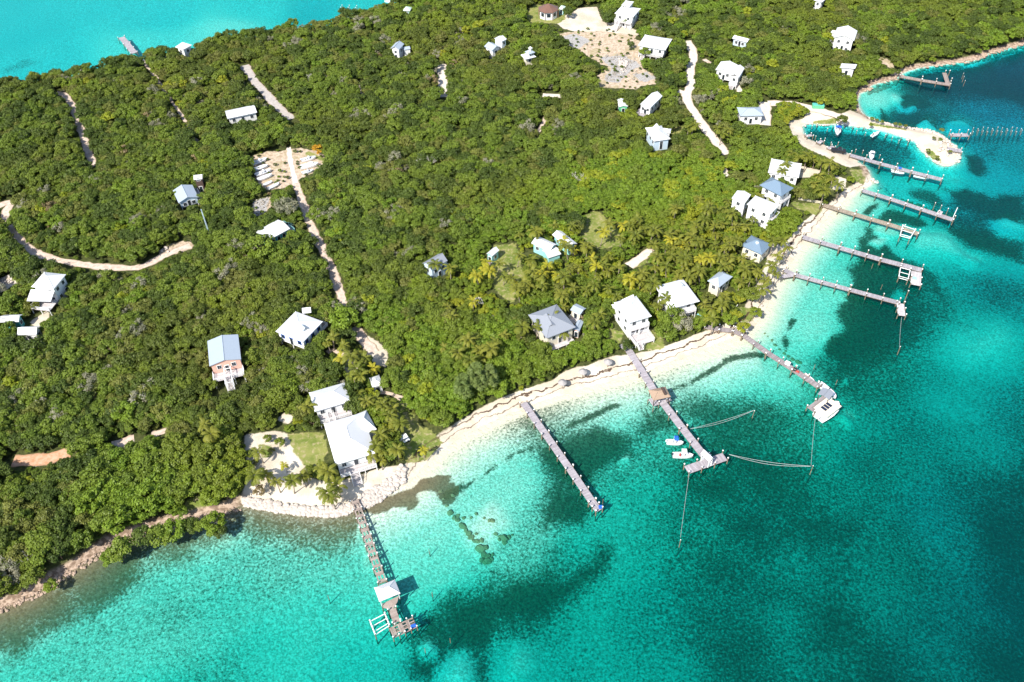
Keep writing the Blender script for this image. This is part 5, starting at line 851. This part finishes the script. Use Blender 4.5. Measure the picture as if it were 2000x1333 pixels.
# ------------------------------------------------------------------ vegetation
def leaf_mesh(name, cen, nrm, size, shade, mat, aspect=1.5):
    n = len(cen); r = RNG.normal(size=(n, 3)); a = np.cross(nrm, r); a /= np.linalg.norm(a, axis=1)[:, None] + 1e-9; b = np.cross(nrm, a)
    sx = (size * aspect / 2)[:, None]; sy = (size / 2)[:, None]
    co = np.stack([cen - a * sx, cen - b * sy, cen + a * sx, cen + b * sy], 1).reshape(-1, 3)
    me = bpy.data.meshes.new(name); me.vertices.add(4 * n); me.vertices.foreach_set('co', co.ravel())
    me.loops.add(4 * n); me.loops.foreach_set('vertex_index', np.arange(4 * n, dtype=np.int32))
    me.polygons.add(n); me.polygons.foreach_set('loop_start', np.arange(n, dtype=np.int32) * 4); me.polygons.foreach_set('loop_total', np.full(n, 4, np.int32)); me.update(calc_edges=True)
    at = me.attributes.new('leaf', 'FLOAT', 'POINT'); at.data.foreach_set('value', np.repeat(shade, 4).astype(np.float32))
    me.materials.append(mat); return me
def crown_points(R, H, zc, nclump, per, csize, low=-.35, up=.55):
    cen = []; nrm = []; sh = []
    for k in range(nclump):
        zz_ = low + (1 - low) * RNG.random(); th = k * 2.399 + RNG.normal() * .35; rr = math.sqrt(max(0, 1 - zz_ * zz_)); q = .66 + .36 * RNG.random()
        c0 = np.array([R * rr * math.cos(th) * q, R * rr * math.sin(th) * q, zc + H * zz_ * q]); s0 = RNG.random()
        d = RNG.normal(size=(per, 3)); d /= np.linalg.norm(d, axis=1)[:, None]; d[:, 2] = np.where(RNG.random(per) < .75, np.abs(d[:, 2]), d[:, 2])
        rad = csize * (.75 + .5 * RNG.random()) * (RNG.random(per) ** .4)[:, None]
        cen.append(c0 + d * rad * np.array([1, 1, .75])); m = d + RNG.normal(size=(per, 3)) * .55 + np.array([0, 0, up]); nrm.append(m / np.linalg.norm(m, axis=1)[:, None])
        sh.append(np.clip(s0 * .6 + RNG.random(per) * .5 - .05, 0, 1))
    return np.concatenate(cen), np.concatenate(nrm), np.concatenate(sh)
LM = {
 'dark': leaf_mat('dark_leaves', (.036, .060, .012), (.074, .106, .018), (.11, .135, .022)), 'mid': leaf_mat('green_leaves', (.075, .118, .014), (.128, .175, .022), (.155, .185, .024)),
 'olive': leaf_mat('olive_leaves', (.098, .118, .024), (.150, .164, .034), (.16, .165, .04)), 'bright': leaf_mat('bright_leaves', (.085, .145, .014), (.14, .205, .020), (.175, .21, .02)),
 'lime': leaf_mat('yellow_green_leaves', (.14, .185, .012), (.215, .245, .02), (.245, .245, .02)), 'grey': leaf_mat('grey_green_leaves', (.17, .175, .11), (.26, .25, .18)),
 'brown': leaf_mat('brown_leaves', (.15, .115, .055), (.23, .18, .09)), 'pine': leaf_mat('casuarina_needles', (.10, .145, .035), (.15, .19, .055)), 'orange': leaf_mat('orange_leaves', (.36, .16, .015), (.45, .22, .02)),
 'palm': leaf_mat('palm_fronds', (.10, .13, .015), (.185, .19, .028), trans=.35), 'palm_yellow': leaf_mat('yellow_palm_fronds', (.27, .25, .02), (.38, .33, .03), trans=.35),
}
def trunk_mesh(h, r, R, seed, mat='bark'):
    rr = random.Random(seed); b = MB(); lean = (rr.uniform(-.3, .3), rr.uniform(-.3, .3))
    b.tube([(0, 0, -.2), (lean[0] * .4, lean[1] * .4, h * .3), (lean[0], lean[1], h * .62)], [r, r * .8, r * .55], 6)
    for k in range(5):
        a = k * 1.257 + rr.uniform(-.4, .4); L = R * rr.uniform(.45, .75)
        b.tube([(lean[0] * .7, lean[1] * .7, h * rr.uniform(.35, .55)), (lean[0] + math.cos(a) * L * .5, lean[1] + math.sin(a) * L * .5, h * .66), (lean[0] + math.cos(a) * L, lean[1] + math.sin(a) * L, h * rr.uniform(.72, .85))], [r * .5, r * .35, r * .12], 5)
    return b.build('trunk', M[mat], fix=False, smooth=True)
TREE = {}
def make_tree(key, mat, R, H, zc, ncl, per, cs, leaf, sparse=False, trunk='bark'):
    c, nv, sh = crown_points(R, H, zc, ncl, per, cs); me = leaf_mesh('crown', c, nv, leaf * (.7 + .6 * RNG.random(len(c))), sh, LM[mat], 6 if sparse else 1.5)
    TREE.setdefault(key, []).append((me, None)); o = trunk_mesh(zc + H * .5, .16, R, len(TREE) * 31 + ncl, trunk); TREE[key][-1] = (me, o.data); bpy.data.objects.remove(o)
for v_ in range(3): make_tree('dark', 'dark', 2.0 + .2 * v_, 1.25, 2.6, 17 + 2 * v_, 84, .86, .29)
for v_ in range(2): make_tree('mid', 'mid', 2.0 + .25 * v_, 1.35, 2.7, 17 + 2 * v_, 84, .88, .30)
for v_ in range(2): make_tree('olive', 'olive', 2.0, 1.15, 2.5, 16, 80, .85, .28)
for v_ in range(2): make_tree('bright', 'bright', 2.3, 1.35, 2.4, 20, 84, .86, .32)
make_tree('lime', 'lime', 1.9, 1.2, 2.4, 16, 76, .82, .32)
make_tree('grey', 'grey', 2.1, 1.5, 2.7, 14, 60, .85, .13, True, trunk='bark_pale'); make_tree('grey', 'grey', 1.9, 1.7, 2.7, 12, 50, .9, .24, trunk='bark_pale')
make_tree('brown', 'brown', 1.8, 1.3, 2.5, 12, 50, .75, .32)
make_tree('pine', 'pine', 1.9, 4.2, 5.0, 50, 80, .62, .14, True)
make_tree('orange', 'orange', 2.0, 2.0, 2.8, 16, 50, .75, .35)
KDESC = {'dark': 'dark green broadleaf tree', 'mid': 'mid-green bushy broadleaf tree', 'olive': 'olive-toned scrubby tree', 'bright': 'bright green rounded sea-grape-like tree', 'lime': 'yellow-green leafy tree', 'grey': 'grey-green sparse twiggy tree', 'brown': 'brownish half-dry tree'}
# --- masks: where trees may not stand
blocked = np.zeros(gx.shape, bool)
for k in cover: blocked |= cover[k] > .45
for c_, w_ in road_xy: blocked |= seg_dist(gx, gy, c_[::3] if len(c_) > 6 else c_) < w_ / 2 + .1
built = np.zeros(gx.shape, bool)
for poly, mg in FOOT:                                    # house footprints
    q = np.array(poly); built |= (seg_dist(gx, gy, q, True) < mg) | inside(gx, gy, q)
def at(a, x, y):
    i = np.clip(((x - X0) / ST + .5).astype(int), 0, nx - 1); j = np.clip(((y - Y0) / ST + .5).astype(int), 0, ny - 1); return a[j, i]
def zone(pts, z_=3.0): return PL(pts, z_)
ZONES = [  # outline, kind weights, size, fraction
 (zone([(170,985),(190,870),(300,855),(470,840),(482,930),(445,985),(330,1010),(190,1050)]), {'bright': .62, 'mid': .25, 'lime': .06, 'dark': .07}, 1.15),
 (zone([(1100,345),(1200,300),(1420,310),(1425,400),(1330,440),(1240,475),(1135,430)]), {'lime': .34, 'bright': .5, 'mid': .14, 'brown': .02}, .92),
 (zone([(760,650),(900,620),(1010,640),(1040,700),(1090,745),(1000,790),(870,855),(800,780)]), {'bright': .5, 'mid': .28, 'lime': .12, 'dark': .07, 'grey': .03}, 1.0),
 (zone([(1030,650),(1200,640),(1210,690),(1090,745)]), {'bright': .45, 'mid': .25, 'lime': .18, 'grey': .12}, .85),
 (zone([(860,480),(1000,450),(1300,470),(1500,420),(1520,560),(1470,640),(1300,660),(1050,600),(880,640)]), {'bright': .36, 'mid': .3, 'lime': .18, 'olive': .08, 'dark': .08}, .7),
 (zone([(1510,395),(1600,410),(1590,470),(1540,500),(1500,470)]), {'bright': .8, 'mid': .2}, .95), (zone([(1515,203),(1578,212),(1575,235),(1540,260),(1515,245)]), {'lime': .4, 'bright': .6}, .5), (zone([(1630,330),(1705,330),(1705,362),(1640,360)]), {'bright': .8, 'mid': .2}, .6),
 (zone([(1400,170),(1690,190),(1660,330),(1430,340)]), {'bright': .35, 'mid': .4, 'lime': .1, 'dark': .15}, .95),
 (zone([(760,0),(2100,-60),(2100,90),(1700,180),(1400,160),(1000,130)]), {'mid': .36, 'dark': .22, 'bright': .14, 'olive': .16, 'lime': .06, 'grey': .06}, 1.0),
 (zone([(690,640),(900,460),(1080,320),(1430,280),(1510,420),(1300,480),(1000,450),(860,480),(860,640),(770,660)]), {'mid': .38, 'bright': .24, 'olive': .14, 'dark': .12, 'lime': .07, 'grey': .03, 'brown': .02}, .95),
]
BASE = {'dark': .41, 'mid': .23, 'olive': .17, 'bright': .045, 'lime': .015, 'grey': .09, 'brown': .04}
pts = []
sp = 1.85; yy = 62.0
while yy < 560:
    s_ = sp * (1 + max(0, yy - 200) / 900)
    xs = np.arange(X0, X1, s_) + RNG.uniform(-.5, .5) * s_; n = len(xs)
    pts.append(np.stack([xs + RNG.uniform(-.42, .42, n) * s_, yy + RNG.uniform(-.42, .42, n) * s_], -1)); yy += s_
pts = np.concatenate(pts); x, y = pts[:, 0], pts[:, 1]
u_, v__ = None, None
_v = np.stack([x, y, np.full(len(x), 3 - CAM_H)], -1); _w = _v @ np.array(_f); ppx = 1000 + FPX * (_v @ np.array(_r)) / _w; ppy = 666.5 - FPX * (_v @ np.array(_u)) / _w
ok = (at(sd, x, y) > 1.0) & (ppx > -130) & (ppx < 2130) & (ppy > -90) & (ppy < 1400); x, y, ppx, ppy = x[ok], y[ok], ppx[ok], ppy[ok]
N = len(x); kinds = list(BASE); kidx = np.zeros(N, int); scl = np.ones(N); cl = fbm(x, y, 9, 91, 3); rn = RNG.random(N)
for i in range(N):
    wts, s0 = BASE, 1.0
    for q, wt, zs in ZONES:
        if inside(x[i:i + 1], y[i:i + 1], q)[0]: wts, s0 = wt, zs; break
    # kinds come in patches: a smooth field decides together with chance
    ks = list(wts); r_ = (rn[i] * .62 + np.clip((cl[i] - .5) * 2.2 + .5, 0, 1) * .38); acc = 0
    pr = np.array([wts[k] for k in ks]); pr /= pr.sum(); kidx[i] = kinds.index(ks[min(int(np.searchsorted(np.cumsum(pr), r_)), len(ks) - 1)])
    scl[i] = s0 * (.46 + .78 * RNG.random() ** 1.6)
dl = np.hypot(x, y); ex, ey = x / dl, y / dl; dep = CAM_H / dl
def free(hh, mg):
    okk = ~at(blocked, x, y) & ~at(built, x, y)
    for a_ in range(6): okk &= ~at(blocked, x + math.cos(a_ * 1.047) * mg, y + math.sin(a_ * 1.047) * mg)
    for f_ in (.2, .4, .6, .8, 1.): okk &= ~at(blocked, x + ex * (hh / dep + .36 * hh) * f_, y + ey * (hh / dep + .36 * hh) * f_)
    for f_ in (.22, .42): okk &= ~at(built, x + ex * hh / dep * f_, y + ey * hh / dep * f_)
    return okk
tall = free(4.0 * scl, .75); small = ~tall & free(1.2 + 0 * scl, .2)
weeds = ~tall & ~small & (RNG.random(N) < .30) & ((at(cover['dirt'], x, y) > .3) | (at(cover['rubble'], x, y) > .3)) & ~at(built, x, y) & (y > 170)
for c_, w_ in road_xy: weeds &= seg_dist(x, y, c_[::3] if len(c_) > 6 else c_) > w_ / 2 + .3
scl = np.where(small | weeds, np.maximum(scl * .42, .36), scl); scl = np.where(weeds, scl * .6, scl); keep = tall | small | weeds
shore_ok = (at(sd, x, y) > 2.2) | (scl < .6); keep &= shore_ok
x, y, kidx, scl, ppx, ppy = x[keep], y[keep], kidx[keep], scl[keep], ppx[keep], ppy[keep]
rot = RNG.uniform(0, 6.283, len(x)); var = RNG.integers(0, 12, len(x))
def where_from(p, skip=None):                         # nearest landmark in words
    d = [(math.hypot(p[0] - l[1][0], p[1] - l[1][1]), l) for l in LANDMARKS if l[0] != skip]; dd_, (nm, q) = min(d, key=lambda z_: z_[0])
    dx, dy = p[0] - q[0], p[1] - q[1]; sx_ = q[0] / math.hypot(*q), q[1] / math.hypot(*q); back = dx * sx_[0] + dy * sx_[1]; side = dx * sx_[1] - dy * sx_[0]
    rel = ('behind' if back > 0 else 'in front of') if abs(back) > abs(side) else ('right of' if side > 0 else 'left of')
    return (rel if dd_ < 14 else 'well ' + rel) + ' ' + nm
order = np.argsort(np.hypot(x, np.hypot(y, CAM_H)) - 14 * (scl > .75)); inframe = (ppx > 5) & (ppx < 1995) & (ppy > 5) & (ppy < 1328)
ind = [i for i in order if inframe[i] and scl[i] > .6][:290]; indset = np.zeros(len(x), bool); indset[ind] = True
made = {}
for i in ind:
    k = kinds[kidx[i]]; vs = TREE[k]; me, tm = vs[var[i] % len(vs)]
    e = empty('broadleaf_tree', (x[i], y[i], G)); e.rotation_euler.z = rot[i]; e.scale = (scl[i], scl[i], scl[i] * (.85 + .3 * (var[i] / 12)))
    for nm, m_ in (('crown', me), ('trunk', tm)):
        o = bpy.data.objects.new(nm, m_); COL.objects.link(o); o.parent = e
    lab = KDESC[k] + ' ' + where_from((x[i], y[i])); tag(e, lab, 'tree', lab)
# the rest of the wood reads as one mass: one object, instances of the crowns above
src = {}
for k in kinds:
    for j, (me, tm) in enumerate(TREE[k]):
        o = bpy.data.objects.new('crown', me); src[(k, j)] = o          # never linked to the scene
sel = ~indset; me = bpy.data.meshes.new('scrub_forest'); me.vertices.add(int(sel.sum()))
me.vertices.foreach_set('co', np.stack([x[sel], y[sel], np.full(sel.sum(), G - .15)], -1).ravel())
vid = np.zeros(len(x), int); keys = list(src)
for i in range(len(x)):
    k = kinds[kidx[i]]; vid[i] = keys.index((k, var[i] % len(TREE[k])))
for nm, a_ in (('rz', rot), ('sc', scl)): me.attributes.new(nm, 'FLOAT', 'POINT').data.foreach_set('value', a_[sel].astype(np.float32))
me.attributes.new('vid', 'INT', 'POINT').data.foreach_set('value', vid[sel].astype(np.int32))
forest = bpy.data.objects.new('scrub_forest', me); COL.objects.link(forest)
tag(forest, 'dense low green scrub forest covering the inland of the island', 'forest', kind='stuff')
gn = bpy.data.node_groups.new('forest', 'GeometryNodeTree'); gn.interface.new_socket('Geometry', in_out='INPUT', socket_type='NodeSocketGeometry'); gn.interface.new_socket('Geometry', in_out='OUTPUT', socket_type='NodeSocketGeometry')
gi = gn.nodes.new('NodeGroupInput'); go = gn.nodes.new('NodeGroupOutput'); jn = gn.nodes.new('GeometryNodeJoinGeometry'); L_ = gn.links.new
def named(nm, typ):
    n_ = gn.nodes.new('GeometryNodeInputNamedAttribute'); n_.data_type = typ; n_.inputs[0].default_value = nm; return n_.outputs[0]
rz, scn, vd = named('rz', 'FLOAT'), named('sc', 'FLOAT'), named('vid', 'INT'); cx = gn.nodes.new('ShaderNodeCombineXYZ'); L_(rz, cx.inputs[2])
for key, o in src.items():
    oi = gn.nodes.new('GeometryNodeObjectInfo'); oi.inputs['Object'].default_value = o; oi.inputs['As Instance'].default_value = True
    cmp = gn.nodes.new('FunctionNodeCompare'); cmp.data_type = 'INT'; cmp.operation = 'EQUAL'; a_, b_ = [s for s in cmp.inputs if s.type == 'INT']; L_(vd, a_); b_.default_value = keys.index(key)
    ip = gn.nodes.new('GeometryNodeInstanceOnPoints'); L_(gi.outputs[0], ip.inputs['Points']); L_(cmp.outputs[0], ip.inputs['Selection']); L_(oi.outputs['Geometry'], ip.inputs['Instance']); L_(cx.outputs[0], ip.inputs['Rotation']); L_(scn, ip.inputs['Scale']); L_(ip.outputs[0], jn.inputs[0])
L_(jn.outputs[0], go.inputs[0]); md = forest.modifiers.new('forest', 'NODES'); md.node_group = gn
# --- single special trees
def lone(name, key, px, py, h, s, label, cat='tree', group=None, j=0):
    p = P(px, py, G + h * .6); e = empty(name, (p[0], p[1], G), label, cat, group); e.scale = (s, s, s); e.rotation_euler.z = RNG.random() * 6
    for nm, m_ in zip(('crown', 'trunk'), TREE[key][j % len(TREE[key])]):
        o = bpy.data.objects.new(nm, m_); COL.objects.link(o); o.parent = e
    return e
lone('casuarina_tree', 'pine', 905, 765, 8, 1.15, 'tall feathery grey-green casuarina beside the beach, leftmost of three', group='casuarinas by the beach')
lone('casuarina_tree', 'pine', 930, 752, 8, 1.3, 'tallest feathery casuarina beside the beach, middle of three', group='casuarinas by the beach')
lone('casuarina_tree', 'pine', 955, 745, 8, 1.1, 'feathery casuarina beside the beach, rightmost of three', group='casuarinas by the beach')
lone('orange_tree', 'orange', 623, 294, 4, .95, 'orange-leaved tree beside the boat yard')
lone('broadleaf_tree', 'grey', 562, 412, 4, 1.6, 'wide grey-green bush tree beside the lane behind the teal-walled house')
for n_, (px, py, s, kd) in enumerate([(672,622,1.6,'bright'),(1332,632,1.25,'grey'),(1362,633,.75,'bright'),(1312,620,1.5,'mid'),(1300,650,1.2,'mid'),(1437,615,.8,'lime'),(1452,640,.9,'lime'),(1425,625,.8,'bright'),(1476,610,.7,'bright'),(1468,575,1.0,'mid'),(1645,235,.9,'dark'),(1110,25,1.1,'dark'),(1187,38,1.2,'dark'),(1260,102,1.0,'mid'),(1232,88,.7,'dark')]):
    w_ = ['large fresh green tree beside the lane behind the blue-trimmed white house','silver-grey round bush in front of the big white beach house','small round clipped green bush in front of the big white beach house','tall dark-leaved tree between the two white beach houses','second bushy tree on the sand between the two white beach houses','yellow-green bush on the beach corner lawn','broad lime green bush at the beach edge by the curved boardwalk','green bush on the corner lawn behind the curved boardwalk','small bright bush along the beach corner','rounded bush beside the pale grey hipped cottage','lone dark bush on the harbour spit road','round dark tree beside the brown octagonal house','dark tree in front of the white cupola house','green bush at the corner of the clearing house','small dark bush on the rubble clearing'][n_]
    lone('broadleaf_tree', kd, px, py, 4 * s, s, w_, 'tree' if s > .9 else 'bush')
# shrubs standing along the rocky shore at the left
for n_, (px, py, s, d_) in enumerate([(238,1078,1.25,'largest dark shrub'),(215,1090,.8,'low shrub'),(285,1052,1.2,'rounded shrub'),(315,1050,1.2,'second rounded shrub'),(340,1040,1.2,'right-hand rounded shrub'),(372,1030,.9,'small olive shrub'),(392,1030,.8,'small shrub next to the tallest'),(418,1025,1.1,'tall leaning shrub nearest the rock wall'),(430,1042,.7,'outermost shrub in the water'),(65,1132,1.0,'dark shrub at the far left shore'),(100,1147,.6,'tiny left-hand shrub')]):
    lone('shore_shrub', ['mid', 'bright', 'dark'][n_ % 3], px, py, 3 * s, s, d_ + ' at the rocky waterline left of the armour', 'shrub', 'shrubs along the rocky shore')
for n_, (px, py) in enumerate([(1522,210),(1530,207),(1539,208),(1549,209),(1558,212),(1566,216),(1572,221),(1527,217),(1537,216),(1547,217),(1557,220),(1525,225),(1534,225),(1543,226),(1552,227),(1523,234),(1532,235),(1540,236),(1524,243),(1533,244)]):
    lone('low_bush', 'lime' if n_ % 3 else 'bright', px, py, 1.2, .62, 'low bright green bush in the mat of bushes beside the harbour road bend', 'bush', 'low bushes at the harbour road bend')
for n_, (px, py, s, w_) in enumerate([(513,482,1.9,'largest round green tree below the teal-walled house'),(545,492,1.3,'second green tree below the teal-walled house'),(398,388,1.0,'green tree beside the pale grey veranda house'),(18,596,1.4,'green tree left of the tall white left-edge house'),(1222,40,1.0,'green tree at the front corner of the white cupola house')]):
    lone('broadleaf_tree', 'mid', px, py, 4 * s, s, w_, j=n_)
for n_, (px, py) in enumerate([(1703,234),(1712,237),(1722,240),(1748,244),(1757,246),(1768,248),(1701,246),(1824,272),(1836,275),(1855,298),(1812,296),(1830,309)]):
    lone('low_bush', 'olive' if n_ % 2 else 'mid', px, py, .8, .34, 'low scrubby tuft on the sandy harbour spit', 'bush', 'tufts on the harbour spit')
for n_, (px, py) in enumerate([(530,882),(524,860),(548,868),(500,905),(515,930),(570,940),(600,930),(490,890)]):
    lone('low_bush', 'mid' if n_ % 3 else 'olive', px, py, .9, .4 + .08 * (n_ % 3), 'low green bush on the sand left of the large white point house', 'bush', 'bushes on the sand of the point')
lone('dry_bush', 'brown', 507, 962, 1.5, .75, 'reddish-brown dry bush on the pale rock armour of the point', 'bush')
def bare_tree(px, py, R, seed, label):
    rr = random.Random(seed); b = MB()
    def grow(p, d, L, r, lev):
        q = p + d * L; m = p + d * L * .5 + Vector((rr.uniform(-1, 1), rr.uniform(-1, 1), 0)) * L * .08; b.tube([p, m, q], [r, r * .85, r * .65], 5, False)
        if lev:
            for k in range(3 if lev > 1 else 4): grow(q if k else m, (d + Vector((rr.uniform(-1, 1), rr.uniform(-1, 1), rr.uniform(-.35, .5))) * .75).normalized(), L * .72, r * .6, lev - 1)
    for k in range(4):
        a = k * 1.6 + rr.random(); grow(Vector((0, 0, -.1)), Vector((math.cos(a) * .55, math.sin(a) * .55, 1)).normalized(), R * .8, R * .042, 3)
    p = P(px, py, G + R); e = empty('bare_tree', (p[0], p[1], G), label, 'tree'); b.build('branches', M['bark_pale'], e, fix=False)
bare_tree(832, 318, 2.6, 1, 'leafless silvery dead tree in the middle of the forest'); bare_tree(250, 325, 2.3, 2, 'leafless grey tree by the winding track at left'); bare_tree(48, 1095, 2.0, 3, 'dead white branches near the left shore')
bare_tree(425, 455, 1.6, 4, 'pale bare shrub at the foot of the radio mast'); bare_tree(1128, 350, 2.2, 5, 'bare pale tree rising out of the yellow-green thicket'); bare_tree(610, 155, 2.4, 6, 'bare grey tree right of the wide grey lane'); bare_tree(780, 150, 2.2, 7, 'bare grey tree beneath the small gabled forest cottage')
# --- palms
def palm_mesh(n_fr, L, seed, mat, h):
    rr = random.Random(seed); co = []; fs = []; sh = []
    for k in range(n_fr):
        az = k * 2.399 + rr.uniform(-.2, .2); el = rr.uniform(-.15, 1.15); LL = L * rr.uniform(.8, 1.1); p = Vector((0, 0, h)); sv = rr.random(); seg = 9
        d0 = Vector((math.cos(az), math.sin(az), 0)); side = Vector((-math.sin(az), math.cos(az), 0)); rib = []
        for s in range(seg + 1):
            rib.append(p.copy()); a_ = el - 1.9 * (s / seg) ** 1.4; p = p + (d0 * math.cos(a_) + Vector((0, 0, math.sin(a_)))) * LL / seg
        for s in range(1, seg):
            wl = LL * .17 * math.sin(math.pi * (.12 + .80 * s / seg)) ** .7
            for sg in (-1, 1):
                dv = rib[s + 1] - rib[s]; dr_ = Vector((0, 0, -wl * rr.uniform(.2, .5))); q0 = rib[s] + side * sg * wl + dv * .7 + dr_; q1 = rib[s] + side * sg * wl * .8 + dv * 1.35 + dr_
                i = len(co); co += [rib[s], rib[s] + dv * .92, q1, q0]; fs.append((i, i + 1, i + 2, i + 3)); sh += [sv * .6 + rr.random() * .4] * 4
    me = bpy.data.meshes.new('crown'); me.from_pydata(co, [], fs); me.attributes.new('leaf', 'FLOAT', 'POINT').data.foreach_set('value', np.array(sh, np.float32)); me.materials.append(LM[mat]); return me
def palm_trunk(h, seed):
    rr = random.Random(seed); lx, ly = rr.uniform(-.9, .9), rr.uniform(-.9, .9); b = MB()
    b.tube([(lx, ly, -.2), (lx * .75, ly * .75, h * .2), (lx * .3, ly * .3, h * .6), (0, 0, h)], [.22, .16, .13, .12], 7); o = b.build('trunk', M['palm_bark'], fix=False, smooth=True); me = o.data; bpy.data.objects.remove(o); return me
PALM = {}
for key, mat in (('palm', 'palm'), ('palm_yellow', 'palm_yellow')):
    PALM[key] = [(palm_mesh(13 + 2 * j, 2.7 + .25 * j, 40 + j, mat, h), palm_trunk(h, 50 + j), h) for j, h in enumerate((4.6, 5.6, 6.6))]
PALMS = '672,676 685,700 698,690 712,700 697,722 690,735 705,735 716,785 700,770 735,780 746,792 760,785 768,800 742,850 756,842 770,830 782,828 764,868 750,882 776,880 745,900 727,892 762,812 598,930 625,915 640,922 650,945 660,950 640,965 648,975 590,930 572,940 520,930 505,885 498,930 540,942 600,795  735,872 752,862 400,830 412,848 398,812 880,525 850,518 875,600 883,618 976,515 985,540 1000,545 1015,500 1035,510 1040,530 1010,565 1026,560 985,655 915,665 930,660 970,670 958,682 900,665 895,690 935,685 868,680 945,700 920,705 1015,460 1082,440 1105,483 1152,480 1212,465 1190,438 1187,505 1210,523 1277,480 1300,483 1325,468 1350,463 1335,440 1307,458 1382,410 1405,418 1412,440 1430,418 1435,443 1457,443 1375,430 1312,498 1345,483 1370,473 1415,488 1330,493 1425,505 1450,505 1465,515 1457,533 1445,553 1465,550 1415,580 1390,603 1392,623 1410,595 1375,595 1490,565 1480,533 1215,548 1250,550 1275,555 1240,540 1170,540 1160,558 1120,563 1107,548 1097,578 1102,600 1067,528 1057,540 1040,508 1025,553 1300,583 1285,598 1050,640 1020,640 1100,650 1172,615 1160,630 1145,570 1190,565 1205,580 1262,565 1350,510 1300,520 1285,505 1260,530 1365,530 1398,460 1360,445 1440,470 1395,480 1340,520 1510,472 1538,486 1520,500 1506,520 1515,536 1530,470 1495,548 1545,300 1560,310 1575,305 1590,315 1605,318 1620,320 1632,326 1536,322 1528,335 1612,356 1600,345 1610,374 1625,352 1590,360 1637,362 1600,372 1345,250 1356,246 1402,252 1410,262 1424,256 1470,430 1505,395 1482,385 640,672 650,660 1080,620 1090,610'
YELLOW = '950,513 956,530 945,525 1070,520 1060,535 1217,440 1157,505 1370,508 1232,558 555,910 827,880 1005,553 1165,522 1180,455 1330,480 1310,470 1385,505 1100,470 1120,490 930,540 925,590 1090,540 1230,545 730,720 665,700'
_gq = [(1000,470),(1290,432),(1400,405),(1470,430),(1515,480),(1505,545),(1450,620),(1380,600),(1210,560),(1020,590)]; _ga = np.array(_gq, float); _rr = random.Random(5); extra = []
while len(extra) < 64:
    ax, ay = _rr.uniform(1000, 1515), _rr.uniform(405, 620); q_ = P(ax, ay, G)
    if inside(np.array([ax]), np.array([ay]), _ga)[0] and not at(built, q_[0:1], q_[1:2])[0] and not at(blocked, q_[0:1], q_[1:2])[0] and not any((at(built, q_[0:1] * (1 + k_ / np.hypot(*q_)), q_[1:2] * (1 + k_ / np.hypot(*q_))) | at(blocked, q_[0:1] * (1 + k_ / np.hypot(*q_)), q_[1:2] * (1 + k_ / np.hypot(*q_))))[0] for k_ in (2, 4, 6, 8)):
        w_ = px_of((q_[0], q_[1], G + 5)); extra.append('%d,%d' % w_)
allp = [(s, 'palm') for s in extra] + [(s, 'palm') for s in PALMS.split()] + [(s, 'palm_yellow') for s in YELLOW.split()]
for n_, (s, key) in enumerate(allp):
    px, py = map(float, s.split(',')); low = key == 'palm_yellow' and (px, py) in ((555, 910), (827, 880)); j = n_ * 7 % 3
    me, tm, h = PALM[key][j]; s_ = (.5 if low else .70 + .3 * RNG.random()); p = P(px, py, G + h * s_ * .97)
    e = empty('palm_tree', (p[0], p[1], G)); e.rotation_euler.z = RNG.random() * 6.28; e.scale = (s_,) * 3
    for nm, m_ in (('crown', me), ('trunk', tm)):
        o = bpy.data.objects.new(nm, m_); COL.objects.link(o); o.parent = e
    lab = ('small ' if low else '') + ('yellowing' if key == 'palm_yellow' else 'green') + ' coconut palm ' + where_from(p); tag(e, lab, 'palm', lab)
